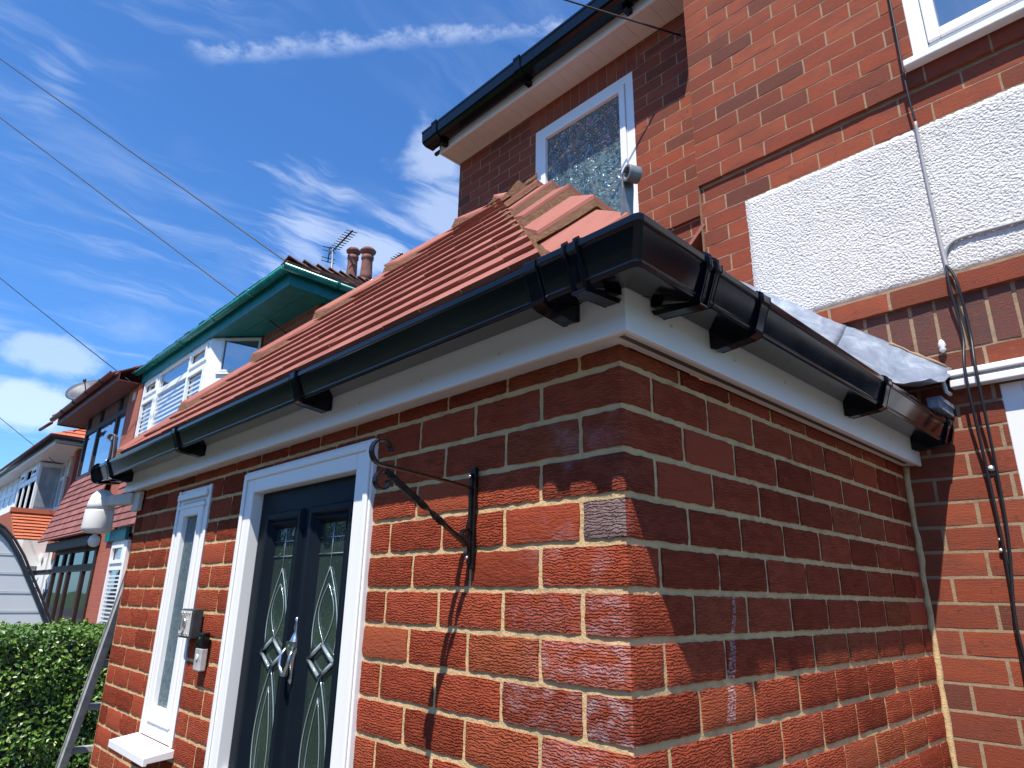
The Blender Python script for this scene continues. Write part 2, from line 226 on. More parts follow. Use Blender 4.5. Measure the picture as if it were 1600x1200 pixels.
# ------------------------------------------------------------------ mesh tools
W={}
def setp(o,**k):
    for a,b in k.items():
        if b is not None: o[a]=b
    return o
def thing(name,label,cat,loc,group=None):
    o=bpy.data.objects.new(name,None); C.objects.link(o); o.location=loc; o.empty_display_size=.2; W[o.name]=Vector(loc); return setp(o,label=label,category=cat,group=group)
class MB:
    def __init__(s): s.v=[];s.f=[];s.m=[];s.s=[];s.t=[]
    def add(s,vs,fs,m=0,sm=False,t=(.5,.5,0)):
        n=len(s.v); s.v+= [tuple(x) for x in vs]; s.t+=[t]*len(vs)
        for f in fs: s.f.append([i+n for i in f]); s.m.append(m); s.s.append(sm)
        return s
    def box(s,x0,x1,y0,y1,z0,z1,m=0,t=(.5,.5,0)):
        x0,x1=min(x0,x1),max(x0,x1); y0,y1=min(y0,y1),max(y0,y1); z0,z1=min(z0,z1),max(z0,z1)
        v=[(x,y,z) for z in(z0,z1) for y in(y0,y1) for x in(x0,x1)]
        return s.add(v,[(0,2,3,1),(4,5,7,6),(0,1,5,4),(2,6,7,3),(0,4,6,2),(1,3,7,5)],m,False,t)
    def obox(s,c,ax,ay,az,m=0,t=(.5,.5,0)):
        c=Vector(c); ax=Vector(ax);ay=Vector(ay);az=Vector(az)
        v=[c+ax*i+ay*j+az*k for k in(-1,1) for j in(-1,1) for i in(-1,1)]
        return s.add(v,[(0,2,3,1),(4,5,7,6),(0,1,5,4),(2,6,7,3),(0,4,6,2),(1,3,7,5)],m,False,t)
    def slab(s,quad,th,m=0,t=(.5,.5,0)):
        q=[Vector(x) for x in quad]; n=(q[1]-q[0]).cross(q[3]-q[0]); n=n.normalized()*th
        v=q+[x-n for x in q]; return s.add(v,[(0,1,2,3),(7,6,5,4),(0,4,5,1),(1,5,6,2),(2,6,7,3),(3,7,4,0)],m,False,t)
    def tube(s,pts,r,n=8,m=0,flat=None,sm=True,t=(.5,.5,0)):
        pts=[Vector(p) for p in pts]; N=len(pts); vs=[]; prev=None
        for i,p in enumerate(pts):
            d=(pts[min(i+1,N-1)]-pts[max(i-1,0)]).normalized()
            if prev is None: a=Vector((0,0,1)) if abs(d.z)<.9 else Vector((1,0,0)); a=(a-d*a.dot(d)).normalized()
            else: a=(prev-d*prev.dot(d)).normalized()
            prev=a; b=d.cross(a); rr=r[i] if isinstance(r,(list,tuple)) else r
            for k in range(n):
                an=2*math.pi*k/n; vs.append(p+a*math.cos(an)*rr*(flat or 1)+b*math.sin(an)*rr)
        fs=[(i*n+k,i*n+(k+1)%n,(i+1)*n+(k+1)%n,(i+1)*n+k) for i in range(N-1) for k in range(n)]
        fs+=[tuple(range(n))[::-1],tuple(range((N-1)*n,N*n))]
        return s.add(vs,fs,m,sm,t)
    def ribbon(s,pts,wv,th,m=0):
        # flat bar following pts, width vector wv (3d), thickness th
        pts=[Vector(p) for p in pts]; wv=Vector(wv); N=len(pts); vs=[]
        for i,p in enumerate(pts):
            d=(pts[min(i+1,N-1)]-pts[max(i-1,0)]).normalized(); n=d.cross(wv).normalized()*th/2
            vs+=[p-wv/2-n,p+wv/2-n,p+wv/2+n,p-wv/2+n]
        fs=[(i*4+k,i*4+(k+1)%4,(i+1)*4+(k+1)%4,(i+1)*4+k) for i in range(N-1) for k in range(4)]+[(3,2,1,0),((N-1)*4,(N-1)*4+1,(N-1)*4+2,(N-1)*4+3)]
        return s.add(vs,fs,m)
    def lathe(s,c,prof,n=20,axis='Z',m=0):
        c=Vector(c); vs=[]
        for r,h in prof:
            for k in range(n):
                a=2*math.pi*k/n; vs.append(c+(Vector((r*math.cos(a),r*math.sin(a),h)) if axis=='Z' else Vector((r*math.cos(a),h,r*math.sin(a)))))
        N=len(prof); fs=[(i*n+k,i*n+(k+1)%n,(i+1)*n+(k+1)%n,(i+1)*n+k) for i in range(N-1) for k in range(n)]
        fs+=[tuple(range(n))[::-1],tuple(range((N-1)*n,N*n))]
        return s.add(vs,fs,m,True)
    def build(s,name,mats,parent=None,bevel=0,**k):
        off=Vector((0,0,0)); 
        if parent is not None: off=W.get(parent.name,off)
        me=bpy.data.meshes.new(name); V=np.array(s.v,dtype=np.float32)-np.array(off,dtype=np.float32)
        me.from_pydata(V.tolist(),[],s.f)
        if not isinstance(mats,(list,tuple)): mats=[mats]
        for x in mats: me.materials.append(M[x] if isinstance(x,str) else x)
        me.polygons.foreach_set('material_index',s.m); me.polygons.foreach_set('use_smooth',s.s)
        a=me.color_attributes.new('tint','FLOAT_COLOR','POINT'); T=np.ones((len(s.v),4),np.float32); T[:,:3]=np.array(s.t,np.float32); a.data.foreach_set('color',T.ravel())
        me.update(); o=bpy.data.objects.new(name,me); C.objects.link(o)
        if parent is not None: o.parent=parent
        W[o.name]=off
        if bevel: b=o.modifiers.new('bevel','BEVEL'); b.width=bevel; b.segments=2; b.limit_method='ANGLE'; b.angle_limit=R(40); b.harden_normals=False
        return setp(o,**k)
def struct(name,mb,mats): return mb.build(name,mats,None,kind='structure')
def subtract(rects,h):
    out=[]
    for a,b,c,d in rects:
        A,B,Cc,Dd=h
        if A>=b or B<=a or Cc>=d or Dd<=c: out.append((a,b,c,d)); continue
        if A>a: out.append((a,A,c,d))
        if B<b: out.append((B,b,c,d))
        a2,b2=max(a,A),min(b,B)
        if Cc>c: out.append((a2,b2,c,Cc))
        if Dd<d: out.append((a2,b2,Dd,d))
    return out
def bricks(mb,P,U,N,u0,u1,z0,z1,zref,h,L,bed,head,phase,holes=(),rec=.004,jit=.0012,rough=.0006,nx=6,nz=3,corner=False,bm=0,mm=1,special=None,holecut=0,greyp=0.0,back=.014,vertical=False):
    P=Vector(P);U=Vector(U);N=Vector(N); flip=(U.cross(Vector((0,0,1)))).dot(N)<0
    def pos(u,z,d): return P+U*u+Vector((0,0,z))-N*d
    def quadgrid(vs,nu,nzz):
        f=[]
        for j in range(nzz):
            for i in range(nu):
                a=j*(nu+1)+i; q=(a,a+1,a+nu+2,a+nu+1); f.append(q[::-1] if flip else q)
        return f
    rs=[(u0,u1,z0,z1)]
    for hh in holes: rs=subtract(rs,hh)
    for a,b,c,d in rs:
        if corner and a<=u0+1e-6: a=u0+rec
        v=[pos(a,c,rec),pos(b,c,rec),pos(b,d,rec),pos(a,d,rec)]; mb.add(v,[(3,2,1,0) if flip else (0,1,2,3)],mm)
    if corner: # close the small mortar return
        pass
    c=math.floor((z0-zref)/h)
    while zref+c*h<z1:
        za=max(z0,zref+c*h+bed/2); zb=min(z1,zref+(c+1)*h-bed/2)
        if zb-za>.012:
            st=phase(c); k=math.floor((u0-st)/L)-1; e=[]
            while st+k*L<u1+L: e.append(st+k*L); k+=1
            if corner: e=[u0]+[x for x in e if x>u0+.04]
            for ua,ub in zip(e[:-1],e[1:]):
                a=max(ua+head/2,u0) if ua>u0+1e-6 or not corner else u0; b=min(ub-head/2,u1)
                if ua<=u0+1e-6 and corner: a=u0
                if b-a<.012: continue
                tr_=random.random(); tg=random.random(); tb=1.0 if random.random()<greyp else 0
                if special:
                    q=special(c,(a+b)/2)
                    if q: tr_,tg,tb=q
                pieces=[(a,b,za,zb)]
                for hh in holes: pieces=subtract(pieces,(hh[0]-holecut,hh[1]+holecut,hh[2]-holecut,hh[3]+holecut))
                dep=random.gauss(0,.0006)
                for a_,b_,c_,d_ in pieces:
                    if b_-a_<.01 or d_-c_<.008: continue
                    isc=corner and a_<=u0+1e-6
                    nu=max(1,int(round(nx*(b_-a_)/L))); vs=[]; 
                    for j in range(nz+1):
                        for i in range(nu+1):
                            eu=(i==0 or i==nu); ez=(j==0 or j==nz); u=a_+(b_-a_)*i/nu; z=c_+(d_-c_)*j/nz; d=dep+random.uniform(-rough,rough)
                            if isc and i==0: d=.0022; u=u0+.0022
                            elif isc and i==1: u=u0+.007; d=dep*.5
                            elif eu: u+=random.uniform(-jit,jit); d+=rec*.55
                            if ez: z+=(random.uniform(-jit,jit) if not (isc and i==0) else 0); d+=rec*.45 if not(isc and i==0) else 0
                            vs.append(pos(u,z,min(d,rec*.72)))
                    fs=quadgrid(vs,nu,nz); nface=len(fs)
                    ring=[(i,0) for i in range(nu+1)]+[(nu,j) for j in range(1,nz+1)]+[(i,nz) for i in range(nu-1,-1,-1)]+[(0,j) for j in range(nz-1,0,-1)]
                    mb.add(vs,fs,bm,True,(tr_,tg,tb)); front=vs; vs=[Vector(front[j*(nu+1)+i]) for (i,j) in ring]; fs=[]
                    base=len(vs)
                    for (i,j) in ring: vs.append(Vector(front[j*(nu+1)+i])-N*back)
                    n=len(ring)
                    for q in range(n):
                        i0,j0=ring[q]; i1,j1=ring[(q+1)%n]
                        if isc and i0==0 and i1==0: continue
                        f=(q,base+q,base+(q+1)%n,(q+1)%n)
                        fs.append(f[::-1] if flip else f)
                    mb.add(vs,fs,bm,False,(tr_,tg,tb))
        c+=1
def reveal(mb,P,U,N,hole,dep,rec,m=0):
    P=Vector(P);U=Vector(U);N=Vector(N); a,b,c,d=hole
    p=lambda u,z,q:P+U*u+Vector((0,0,z))-N*q
    for (u,z),(u2,z2) in(((a,c),(b,c)),((b,c),(b,d)),((b,d),(a,d)),((a,d),(a,c))):
        mb.add([p(u,z,rec),p(u2,z2,rec),p(u2,z2,dep),p(u,z,dep)],[(0,1,2,3)],m)
def slope(mb,EL,ER,TL,TR,gauge_s,tw,th,lap=.25,jit=.0015,m=0,under=None,s0=0,riser_z=0):
    # courses of plain tiles over the quad EL-ER-TR-TL (s runs from eave to top)
    EL,ER,TL,TR=map(Vector,(EL,ER,TL,TR)); n=(ER-EL).cross(TL-EL).normalized()
    if n.z<0: n=-n
    s=s0; row=0
    while s<.995:
        s2=min(1,s+gauge_s*(1+lap)); sb=min(1,s+gauge_s)
        l=EL.lerp(TL,s); r=ER.lerp(TR,s); l2=EL.lerp(TL,s2); r2=ER.lerp(TR,s2); wd=(r-l).length
        if wd<.02: break
        d=(r-l).normalized(); org=(ER-EL).normalized(); off=((row%2)*.5)*tw
        L0=(l-EL).dot(org); R0=(r-EL).dot(org); L2=(l2-EL).dot(org); R2=(r2-EL).dot(org)
        upv=(EL.lerp(TL,s2)-EL.lerp(TL,s)); upv=upv-org*upv.dot(org)
        base=EL+ (l-EL)-org*(l-EL).dot(org)
        x=math.floor((L0-off)/tw)*tw+off
        while x<R0:
            a=max(x+.001,L0); b=min(x+tw-.001,R0)
            if b-a>.01:
                a2=max(a,L2) if a<=L0+1e-5 or a<L2 else a; b2=min(b,R2); 
                if b2<=a2: a2=b2=(a2+b2)/2
                j=random.uniform(-jit,jit); jn=random.uniform(-jit,jit)*1.5; e=upv.normalized()*jn
                q=[base+org*a+n*(th+j)+e,base+org*b+n*(th+j+random.uniform(-jit,jit)*.5)+e,base+org*b2+upv+n*.001,base+org*a2+upv+n*.001]
                q2=[base+org*a+n*(j+.001)+e*1,base+org*b+n*(j+.001)+e*1]
                v=q+q2; mb.add(v,[(0,1,2,3),(4,5,1,0),(0,3,4),(1,5,2),(4,3,2,5)],m,False,(random.random(),random.random(),0))
            x+=tw
        s=sb; row+=1
def hiptiles(mb,mo,pts,w1,w2,h0,h1,th=.012):
    # pts: list of (front point, back point, crest h front, crest h back, wing vec 1, wing vec 2)
    for k,(F,B,hf,hb,wa,wb) in enumerate(pts):
        F=Vector(F);B=Vector(B);wa=Vector(wa);wb=Vector(wb); z=Vector((0,0,1)); d=(B-F).normalized(); B=B+d*.02
        t=(random.random(),random.random(),0)
        def sec(p,h,q,dz=0): return [p+wa+z*(h-.020+q),p+wa*.45+z*(h-.009+q),p+z*(h+q),p+wb*.45+z*(h-.009+q),p+wb+z*(h-.020+q)]
        top=sec(F,hf,0)+sec(B,hb,0); bot=sec(F,hf,-th)+sec(B,hb,-th)
        v=top+bot; fs=[]
        for i in range(4): fs.append((i,i+1,6+i,5+i)); fs.append((10+i,15+i,16+i,11+i))
        for i in range(4): fs.append((i,10+i,11+i,i+1)); fs.append((5+i,6+i,16+i,15+i))
        fs+= [(0,5,15,10),(4,14,19,9)]
        mb.add(v,fs,0,False,t)
        # mortar bedding under the tile, rough
        nseg=12; e=[]
        for i in range(nseg+1):
            s_=i/nseg; p=F.lerp(B,s_)+d*(-.003 if i==0 else 0); h=hf+(hb-hf)*s_; r_=lambda a=.006:random.uniform(-a,a)
            e+=[p+wa*(1.42+r_(.07))+z*(-.004),p+wa*(1.20+r_(.06))+z*(.014+r_(.008)),p+wa*(.99+r_(.02))+z*(h-.021-th),p+wa*.45+z*(h-.0095-th),p+z*(h-th-.001),p+wb*.45+z*(h-.0095-th),p+wb*(.99+r_(.02))+z*(h-.021-th),p+wb*(1.15+r_(.06))+z*(.014+r_(.008)),p+wb*(1.32+r_(.07))+z*(.002)]
        lo=F-d*.030; hl=-.016 if k>0 else -.03
        e=[lo+wa*(1.30+r_(.05))+z*(-.012),lo+wa*(1.12+r_(.04))+z*(hl+r_(.004)),lo+wa*(.98+r_(.03))+z*(hl+.004),lo+wa*.45+z*(hl+.012+r_(.003)),lo+z*(hl+.020),lo+wb*.45+z*(hl+.012+r_(.003)),lo+wb*(.98+r_(.03))+z*(hl+.004),lo+wb*(1.12+r_(.04))+z*(hl+r_(.004)),lo+wb*(1.30+r_(.05))+z*(-.012)]+e
        nseg+=1; fs=[(i*9+j,i*9+j+1,(i+1)*9+j+1,(i+1)*9+j) for i in range(nseg) for j in range(8)]+[tuple(range(9))[::-1],tuple(range(nseg*9,nseg*9+9))]; nseg-=1
        mo.add(e,fs,0,False)
# ------------------------------------------------------------------ ground
g=MB(); g.add([(-600,-600,-.12),(600,-600,-.12),(600,600,-.12),(-600,600,-.12)],[(0,1,2,3)]); struct('ground',g,'grass')
g=MB(); g.box(-4.5,8,-5,2.2,-.3,0); g.box(-60,-6.2,-5,2.2,-.3,-.01); struct('driveway',g,'concrete')
g=MB(); g.box(-120,60,-7,-5.004,-.3,-.004); struct('pavement',g,'concrete')
g=MB(); g.add([(-120,-14,-.112),(60,-14,-.112),(60,-7.004,-.112),(-120,-7.004,-.112)],[(0,1,2,3)]); struct('road',g,'asphalt')
g=MB(); hv=[]; NN=90  # unseen bank behind the camera, added to darken reflections and block low sky
for i in range(NN+1):
    a=i/NN; x=-90+150*a; h_=6.5+1.6*math.sin(a*23)+1.1*math.sin(a*61+1)
    hv+=[(x,-17,-.1),(x,-18.5+.5*math.sin(a*90),h_*.55),(x,-20,h_),(x,-34,h_*.9)]
g.add(hv,[(i*4+k,(i+1)*4+k,(i+1)*4+k+1,i*4+k+1) for i in range(NN) for k in range(3)],0,True); struct('hill',g,'hillm')
# ------------------------------------------------------------------ PORCH
ZK=2.2; H=.0887
porch=thing('porch','new red rustic brick entrance porch with hipped terracotta tile roof and black gutter','porch',(-1.6,.9,0))
DOOR=(.88,1.77,0.0,2.178); WIN=(2.13,2.51,1.18,2.178)
fb=MB()
# front: u runs left from the corner
zb=ZK-25*H
ph=lambda c:(-.118 if c%2==0 else 0)  # odd/even shift of the bond
# course index c: k = 24-c  (k=0 just below joint at ZK is c=24)
def phF(c):
    k=24-c; return (.2265-.225) if k%2==0 else (.1135-.225)
def phS(c):
    k=24-c; return (.1135-.225) if k%2==0 else (.2265-.225)
CT={c:(random.random(),.3+.7*random.random(),0) for c in range(0,27)}
def spF(c,u):
    k=24-c
    if k==3 and u<.11: return (.2,.9,.85)
    EF={(5,0):1.85,(6,0):1.85,(7,0):2.1,(8,0):1.75,(7,1):1.72,(5,1):1.6,(9,0):1.8}
    kk_=(k,0 if u<(.225 if k%2==0 else .112) else (1 if u<.34 else 9))
    if kk_ in EF: return (CT[c][0],CT[c][1],EF[kk_])
    if k==2 and u<.22: return (.1,.9,.06)
    if k==9 and .5<u<.66: return (1.,.5,0)
    if k==6 and .66<u<.9: return (.9,.02,0)
    if u<(.225 if k%2==0 else .112): return CT[c]
    return None
def spS(c,u):
    k=24-c
    if k==3 and u<.22: return (.1,.9,.05)
    if k==2 and u<.112: return spF(c,.01)
    if u<(.112 if k%2==0 else .225): return CT[c]
    return None
HF=[DOOR,WIN]
bricks(fb,(0,0,0),(-1,0,0),(0,-1,0),0,3.15,0,2.24,zb,H,.225,.0145,.012,phF,HF,rec=.0065,corner=True,special=spF,nx=14,nz=5,jit=.0016,rough=.0008)
for hh in HF: reveal(fb,(0,0,0),(-1,0,0),(0,-1,0),hh,.10,.0065,0)
fw_=fb.build('front_wall',['rustic','mort'],porch)
sb=MB(); bricks(sb,(0,0,0),(0,1,0),(1,0,0),0,1.775,0,2.24,zb,H,.225,.0145,.012,phS,[],rec=.0065,corner=True,special=spS,nx=14,nz=5,jit=.0016,rough=.0008)
sb.build('side_wall',['rustic','mort'],porch)
lb=MB(); bricks(lb,(-3.15,0,0),(0,1,0),(-1,0,0),0.0,2.03,0,2.24,zb,H,.225,.0145,.012,phS,[],rec=.0045,nx=3,nz=1); lb.build('side_wall',['rustic','mort'],porch)
# mortar fillet against the house wall
mf=MB(); pts=[(.004+random.uniform(-.003,.003),1.772+random.uniform(-.003,.003),z) for z in np.linspace(0,2.238,60)]
mf.tube(pts,[.011+random.uniform(-.003,.004) for _ in pts],7); mf.build('mortar_fillet','mort',porch)
# fascia + soffit
S=.06
f=MB(); f.box(-3.21,S,-S,-S+.012,2.236,2.42); f.box(S-.012,S,-S+.0121,1.777,2.236,2.42); f.box(-3.21,-3.198,-S+.0121,2.035,2.236,2.42)
fas=f.build('fascia','white',porch,bevel=.0015)
f=MB(); f.box(-3.197,-.0005,-S+.013,.03,2.2405,2.2475); f.box(.0,S-.0125,-S+.013,1.777,2.2405,2.2475); f.box(-3.197,-3.14,.031,2.03,2.2405,2.2475)
so_=f.build('soffit','soffit',porch)
f=MB()
y=-.03
while y<1.70:
    f.box(.020,.034,y,y+.0016,2.2392,2.2403); y+=.0046
    if random.random()<.0: y+=.02
f.build('vent_slots','vent',so_)
for x in np.arange(-3.0,.0,.3): f=MB(); f.lathe((x,-S-.001,2.275+random.uniform(-.006,.006)),[(.004,0),(.002,-.002)],8,'Y'); f.build('nail_head','soffit',fas)
for y in np.arange(.1,1.7,.27): f=MB(); f.obox((S+.001,y,2.29+random.uniform(-.006,.006)),(.0012,0,0),(0,.0035,0),(0,0,.0035)); f.build('nail_head','soffit',fas)
# gutter ---------------------------------------------------------------
gp=[(.062,2.392),(.062,2.326),(.154,2.300),(.160,2.298),(.1625,2.303),(.1655,2.304),(.1655,2.307),(.1635,2.309),(.184,2.361),(.189,2.363),(.190,2.376),(.186,2.379),(.179,2.374),(.177,2.362),(.157,2.314),(.072,2.333),(.066,2.392)]
def sweep(mb,prof,path,m=0):
    # prof: (o,z); path functions mapping o -> xy for each station
    n=len(prof); vs=[]
    for st in path: vs+=[st(o,z) for o,z in prof]
    fs=[(i*n+j,i*n+(j+1)%n,(i+1)*n+(j+1)%n,(i+1)*n+j) for i in range(len(path)-1) for j in range(n)]
    fs+=[tuple(range(n)),tuple(range((len(path)-1)*n,len(path)*n))[::-1]]
    return mb.add(vs,fs,m)
gut=MB(); FX=lambda x:(lambda o,z:(x,-o,z)); SY=lambda y:(lambda o,z:(o,y,z)); CR=lambda o,z:(o,-o,z)
sweep(gut,gp,[FX(-3.42),FX(.0)]); sweep(gut,gp,[SY(.0),SY(1.735)])
gutter=gut.build('gutter','gut',porch,bevel=.0015)
def scale_prof(k): return [(.125+(o-.125)*k,2.338+(z-2.338)*k) for o,z in gp]
a=MB(); sweep(a,[(.062+(o-.062)*1.035,2.34+(z-2.34)*1.05) for o,z in gp],[FX(-.05),lambda o,z:(o-.012,-o,z),lambda o,z:(o-.003,-o+.003,z),lambda o,z:(o,-o+.012,z),SY(.085)]); a.build('corner_angle','gut',gutter,bevel=.002)
def strap(axis,p,wd,foot,name,parent):
    b=MB(); k=[(.0615,2.395),(.0615,2.312),(.154,2.289),(.165,2.293),(.171,2.303),(.189,2.356),(.195,2.360),(.195,2.378),(.187,2.385),(.174,2.378)]
    inn=[(o-(.0 if i<2 else .006),z+(.005 if i>1 else 0)) for i,(o,z) in enumerate(k)]
    mk=FX if axis=='x' else SY
    sweep(b,k+inn[::-1],[mk(p-wd/2),mk(p+wd/2)])
    if foot:
        w2=wd*.47
        pr=[(.0612,2.332),(.0612,2.286),(.075,2.280),(.155,2.288),(.171,2.294),(.166,2.299),(.154,2.3005)]
        sweep(b,pr,[mk(p-w2),mk(p+w2)])
        sweep(b,[(.0612,2.395),(.0612,2.288),(.067,2.288),(.067,2.395)],[mk(p-wd*.5),mk(p+wd*.5)])
    else:
        for q in(-.5,.5): sweep(b,[(.158,2.286),(.170,2.290),(.192,2.352),(.199,2.358),(.199,2.38),(.188,2.389),(.186,2.384),(.188,2.36),(.163,2.294)],[mk(p+q*wd*.8-.003),mk(p+q*wd*.8+.003)])
        sweep(b,[(.062,2.302),(.068,2.292),(.17,2.285),(.17,2.29)],[mk(p-wd*.45),mk(p+wd*.45)])
    return b.build(name,'gut',parent,bevel=.0012)
for x in(-.072,-1.08,-2.12,-3.12): strap('x',x,.034,True,'gutter_bracket',gutter)
for y in(.275,1.06,1.70): strap('y',y,.034,True,'gutter_bracket',gutter)
strap('x',.035,.036,False,'gutter_union',gutter); strap('y',.045,.036,False,'gutter_union',gutter); strap('x',-3.33,.04,False,'gutter_union',gutter)
for x in (-3.422,): b=MB(); sweep(b,[(.060,2.394),(.060,2.314),(.162,2.294),(.18,2.306),(.195,2.36),(.195,2.380)],[FX(-3.426),FX(-3.418)]); b.build('stop_end','gut',gutter)
b=MB(); sweep(b,[(.060,2.394),(.060,2.314),(.162,2.294),(.18,2.306),(.195,2.36),(.195,2.380)],[SY(1.73),SY(1.742)]); b.build('stop_end','gut',gutter)
# roof -------------------------------------------------------------------
EY=-.12; EZ=2.428; TY=.68; KF=1.25; KS=KF/1.35; XA=.12-1.35*(TY-EY)
zt=EZ+KF*(TY-EY); EL=(-3.27,EY,EZ); ER=(.12,EY,EZ); TR=(XA,TY,zt); TL=(XA-.16,TY,zt)
gs=.0607/(TY-EY); KL=(zt-EZ)/(XA+3.27)
rf=MB(); slope(rf,(-3.17,EY,EZ),(-.105,EY,EZ),TL,(XA-.165,TY,zt),gs,.165,.0165,m=0,jit=.0014,lap=.3); roof=rf.build('front_slope','tile',porch)
rf=MB(); xr=.12; slope(rf,(xr,EY+.15,EZ),(xr,1.775,EZ),(XA,TY+.08,zt),(XA,1.775,zt),gs,.165,.0115,jit=.0011); rf.build('side_slope','tile',porch)
rf=MB(); slope(rf,(-3.27,2.03,EZ),(-3.27,EY,EZ),(XA,2.03,zt),(XA,TY,zt),.04,.165,.0115,jit=.0011); rf.build('side_slope','tile',porch)
rf=MB(); rf.slab([(XA,1.776,zt),(-.75,1.776,zt+(XA+.75)*-KS),(-.75,2.035,zt+(XA+.75)*-KS),(XA,2.035,zt)],.02); rf.build('back_slope','tile',porch)
u=MB(); d_=.03; u.add([(-3.2,EY+.03,EZ-.03),(.08,EY+.03,EZ-.03),(XA,TY,zt-d_),(.08,1.77,EZ-.03),(XA,1.775,zt-d_),(-3.2,2.03,EZ-.03),(XA,2.03,zt-d_)],[(0,1,2),(1,3,4,2),(0,2,6,5)]); u.build('roof_underlay','inside',porch)
# hips
def hip(name,base,top,ybr,hs,wa,wb,ext=0):
    t=MB();mo=MB(); base=Vector(base);top=Vector(top); pts=[]
    for i in range(len(ybr)-1):
        s0=(ybr[i]-base.y)/(top.y-base.y); s1=(ybr[i+1]-base.y)/(top.y-base.y)
        ws=1.0 if wa.x<0 else (1,1,1,.9,.8,.6,.25,.1)[i]; pts.append((base.lerp(top,s0),base.lerp(top,s1),hs[i],hs[i+1]-.042,wa*ws,wb*ws))
    hiptiles(t,mo,pts,0,0,0,0)
    o=t.build(name,'hip',porch); mo.build('mortar_bedding','mort3',o); return o
cr=.17
wa=Vector((-.185,0,0)); wb=Vector((0,.18,0))
hip('hip_tiles',(.12,EY,EZ),(XA,TY,zt),[-.118,.029,.188,.341,.515,TY],[.012,.032,.044,.042,.032,.012],wa,wb)
wa2=Vector((.17,0,0)); wb2=Vector((-.03,.12,-.0))
yl=[-.12,.028,.184,.312,.444,.564,.628,TY]
hip('hip_tiles',(-3.27,EY,EZ),(XA,TY,zt),yl,[.045,.070,.074,.074,.070,.062,.05,.005],Vector((.13,0,0)),Vector((-.05,.12,0)))
t=MB();mo=MB(); ps=[((XA,TY-.02+.28*i,zt),(XA,TY-.02+.28*(i+1),zt),-.012,-.03,(-.10,0,-.03),(.09,0,-.08)) for i in range(4)]
hiptiles(t,mo,ps,0,0,0,0); o=t.build('ridge_tiles','hip',porch); mo.build('mortar_bedding','mort3',o)
# hip irons
def scroll(base,dirv,h,wd,name,turn=1,r=.028):
    b=MB(); base=Vector(base); dirv=Vector(dirv).normalized(); side=dirv.cross(Vector((0,0,1))).normalized(); pts=[base+Vector((0,0,-.03)),base,base+Vector((0,0,h*.5))+dirv*.004,base+Vector((0,0,h-.02))+dirv*.008]
    c=base+Vector((0,0,h))+dirv*(.008+r)
    for k in range(0,30):
        a=math.pi-k*.24; rr=r*(1-k*.016); pts.append(c+dirv*math.cos(a)*rr+Vector((0,0,1))*math.sin(a)*rr)
    b.ribbon(pts,side*wd,.005); return b.build(name,'galv',porch,bevel=.0008)
scroll((.100,-.100,2.43),(1,-.45,0),.096,.026,'hip_iron',r=.019)
scroll((-3.27,-.13,2.43),(-1,-1,0),.10,.032,'hip_iron',r=.024)
# lead flashing on the side slope
pl=lambda x:EZ+.02+KS*(.12-x)
xs=[.215,-.125,-.352,-.60,-.74]
for i in range(4):
    a,b_=xs[i],xs[i+1]-.03; q=MB(); nn=14; vs=[]; lift=.006+.004*(i%2)
    for j in range(nn+1):
        x=a+(b_-a)*j/nn; zt_=2.584+.81*(.212-x)+random.uniform(-.0015,.0015); zp=max(pl(min(x,.12)),2.45)
        for (yy,zz) in((1.776,zt_),(1.765,zt_-.01),(1.70,zp+(zt_-zp)*.62),(1.62,zp+.045),(1.52,zp+.018),(1.43,zp+.008)):
            w_=0 if yy>1.77 else random.uniform(-.0015,.0015); vs.append((x+random.uniform(-.002,.002),yy,zz+lift+w_))
    fs=[(j*6+k,(j+1)*6+k,(j+1)*6+k+1,j*6+k+1) for j in range(nn) for k in range(5)]
    q.add(vs,fs,0,True); o=q.build('lead_flashing','lead',porch); s_=o.modifiers.new('s','SOLIDIFY'); s_.thickness=.003
q=MB(); q.box(.155,.20,1.60,1.77,2.43,2.445); q.box(.16,.195,1.58,1.765,2.40,2.43); q.build('eaves_closure','lead',porch)
q=MB(); q.lathe((.199,1.768,2.655),[(.006,0),(.013,.008),(.009,.018),(.014,.026),(.010,.040),(.004,.050)],9); q.build('wall_plug','whiteold',porch)
q=MB(); pts=[(.20-.022*i,1.770,2.596+.0178*i+random.uniform(-.003,.003)) for i in range(0,9)]; q.tube(pts,[.006+random.uniform(-.002,.003) for _ in pts],6); q.build('mortar_pointing','mort2',porch)
# door --------------------------------------------------------------------
x0,x1=-DOOR[1],-DOOR[0]
d=MB(); 
d.box(x0,x0+.088,-.012,.075,0,2.178); d.box(x1-.088,x1,-.012,.075,0,2.178); d.box(x0+.0885,x1-.0885,-.012,.075,2.095,2.178)
d.box(x0+.006,x0+.03,-.020,-.0125,0,2.17); d.box(x1-.03,x1-.006,-.020,-.0125,0,2.17); d.box(x0+.0305,x1-.0305,-.020,-.0125,2.145,2.17); d.box(x0,x1,-.02,.075,-.0,.05)
fr=d.build('door_frame','white',porch,bevel=.004)
lf=MB(); lx0,lx1=x0+.092,x1-.092; ly=.028
P1=(-1.605,-1.335,.62,2.015); P2=(-1.285,-1.01,.62,2.015)
rs=[(lx0,lx1,.055,2.092)]
for q in((P1[0],P1[1],P1[2],P1[3]),(P2[0],P2[1],P2[2],P2[3])): rs=subtract(rs,q)
rs2=[]
for r_ in rs: rs2.append(r_)
for r_ in rs2: lf.box(r_[0],r_[1],ly,ly+.04,r_[2],r_[3])
leaf=lf.build('door_leaf','door',porch)
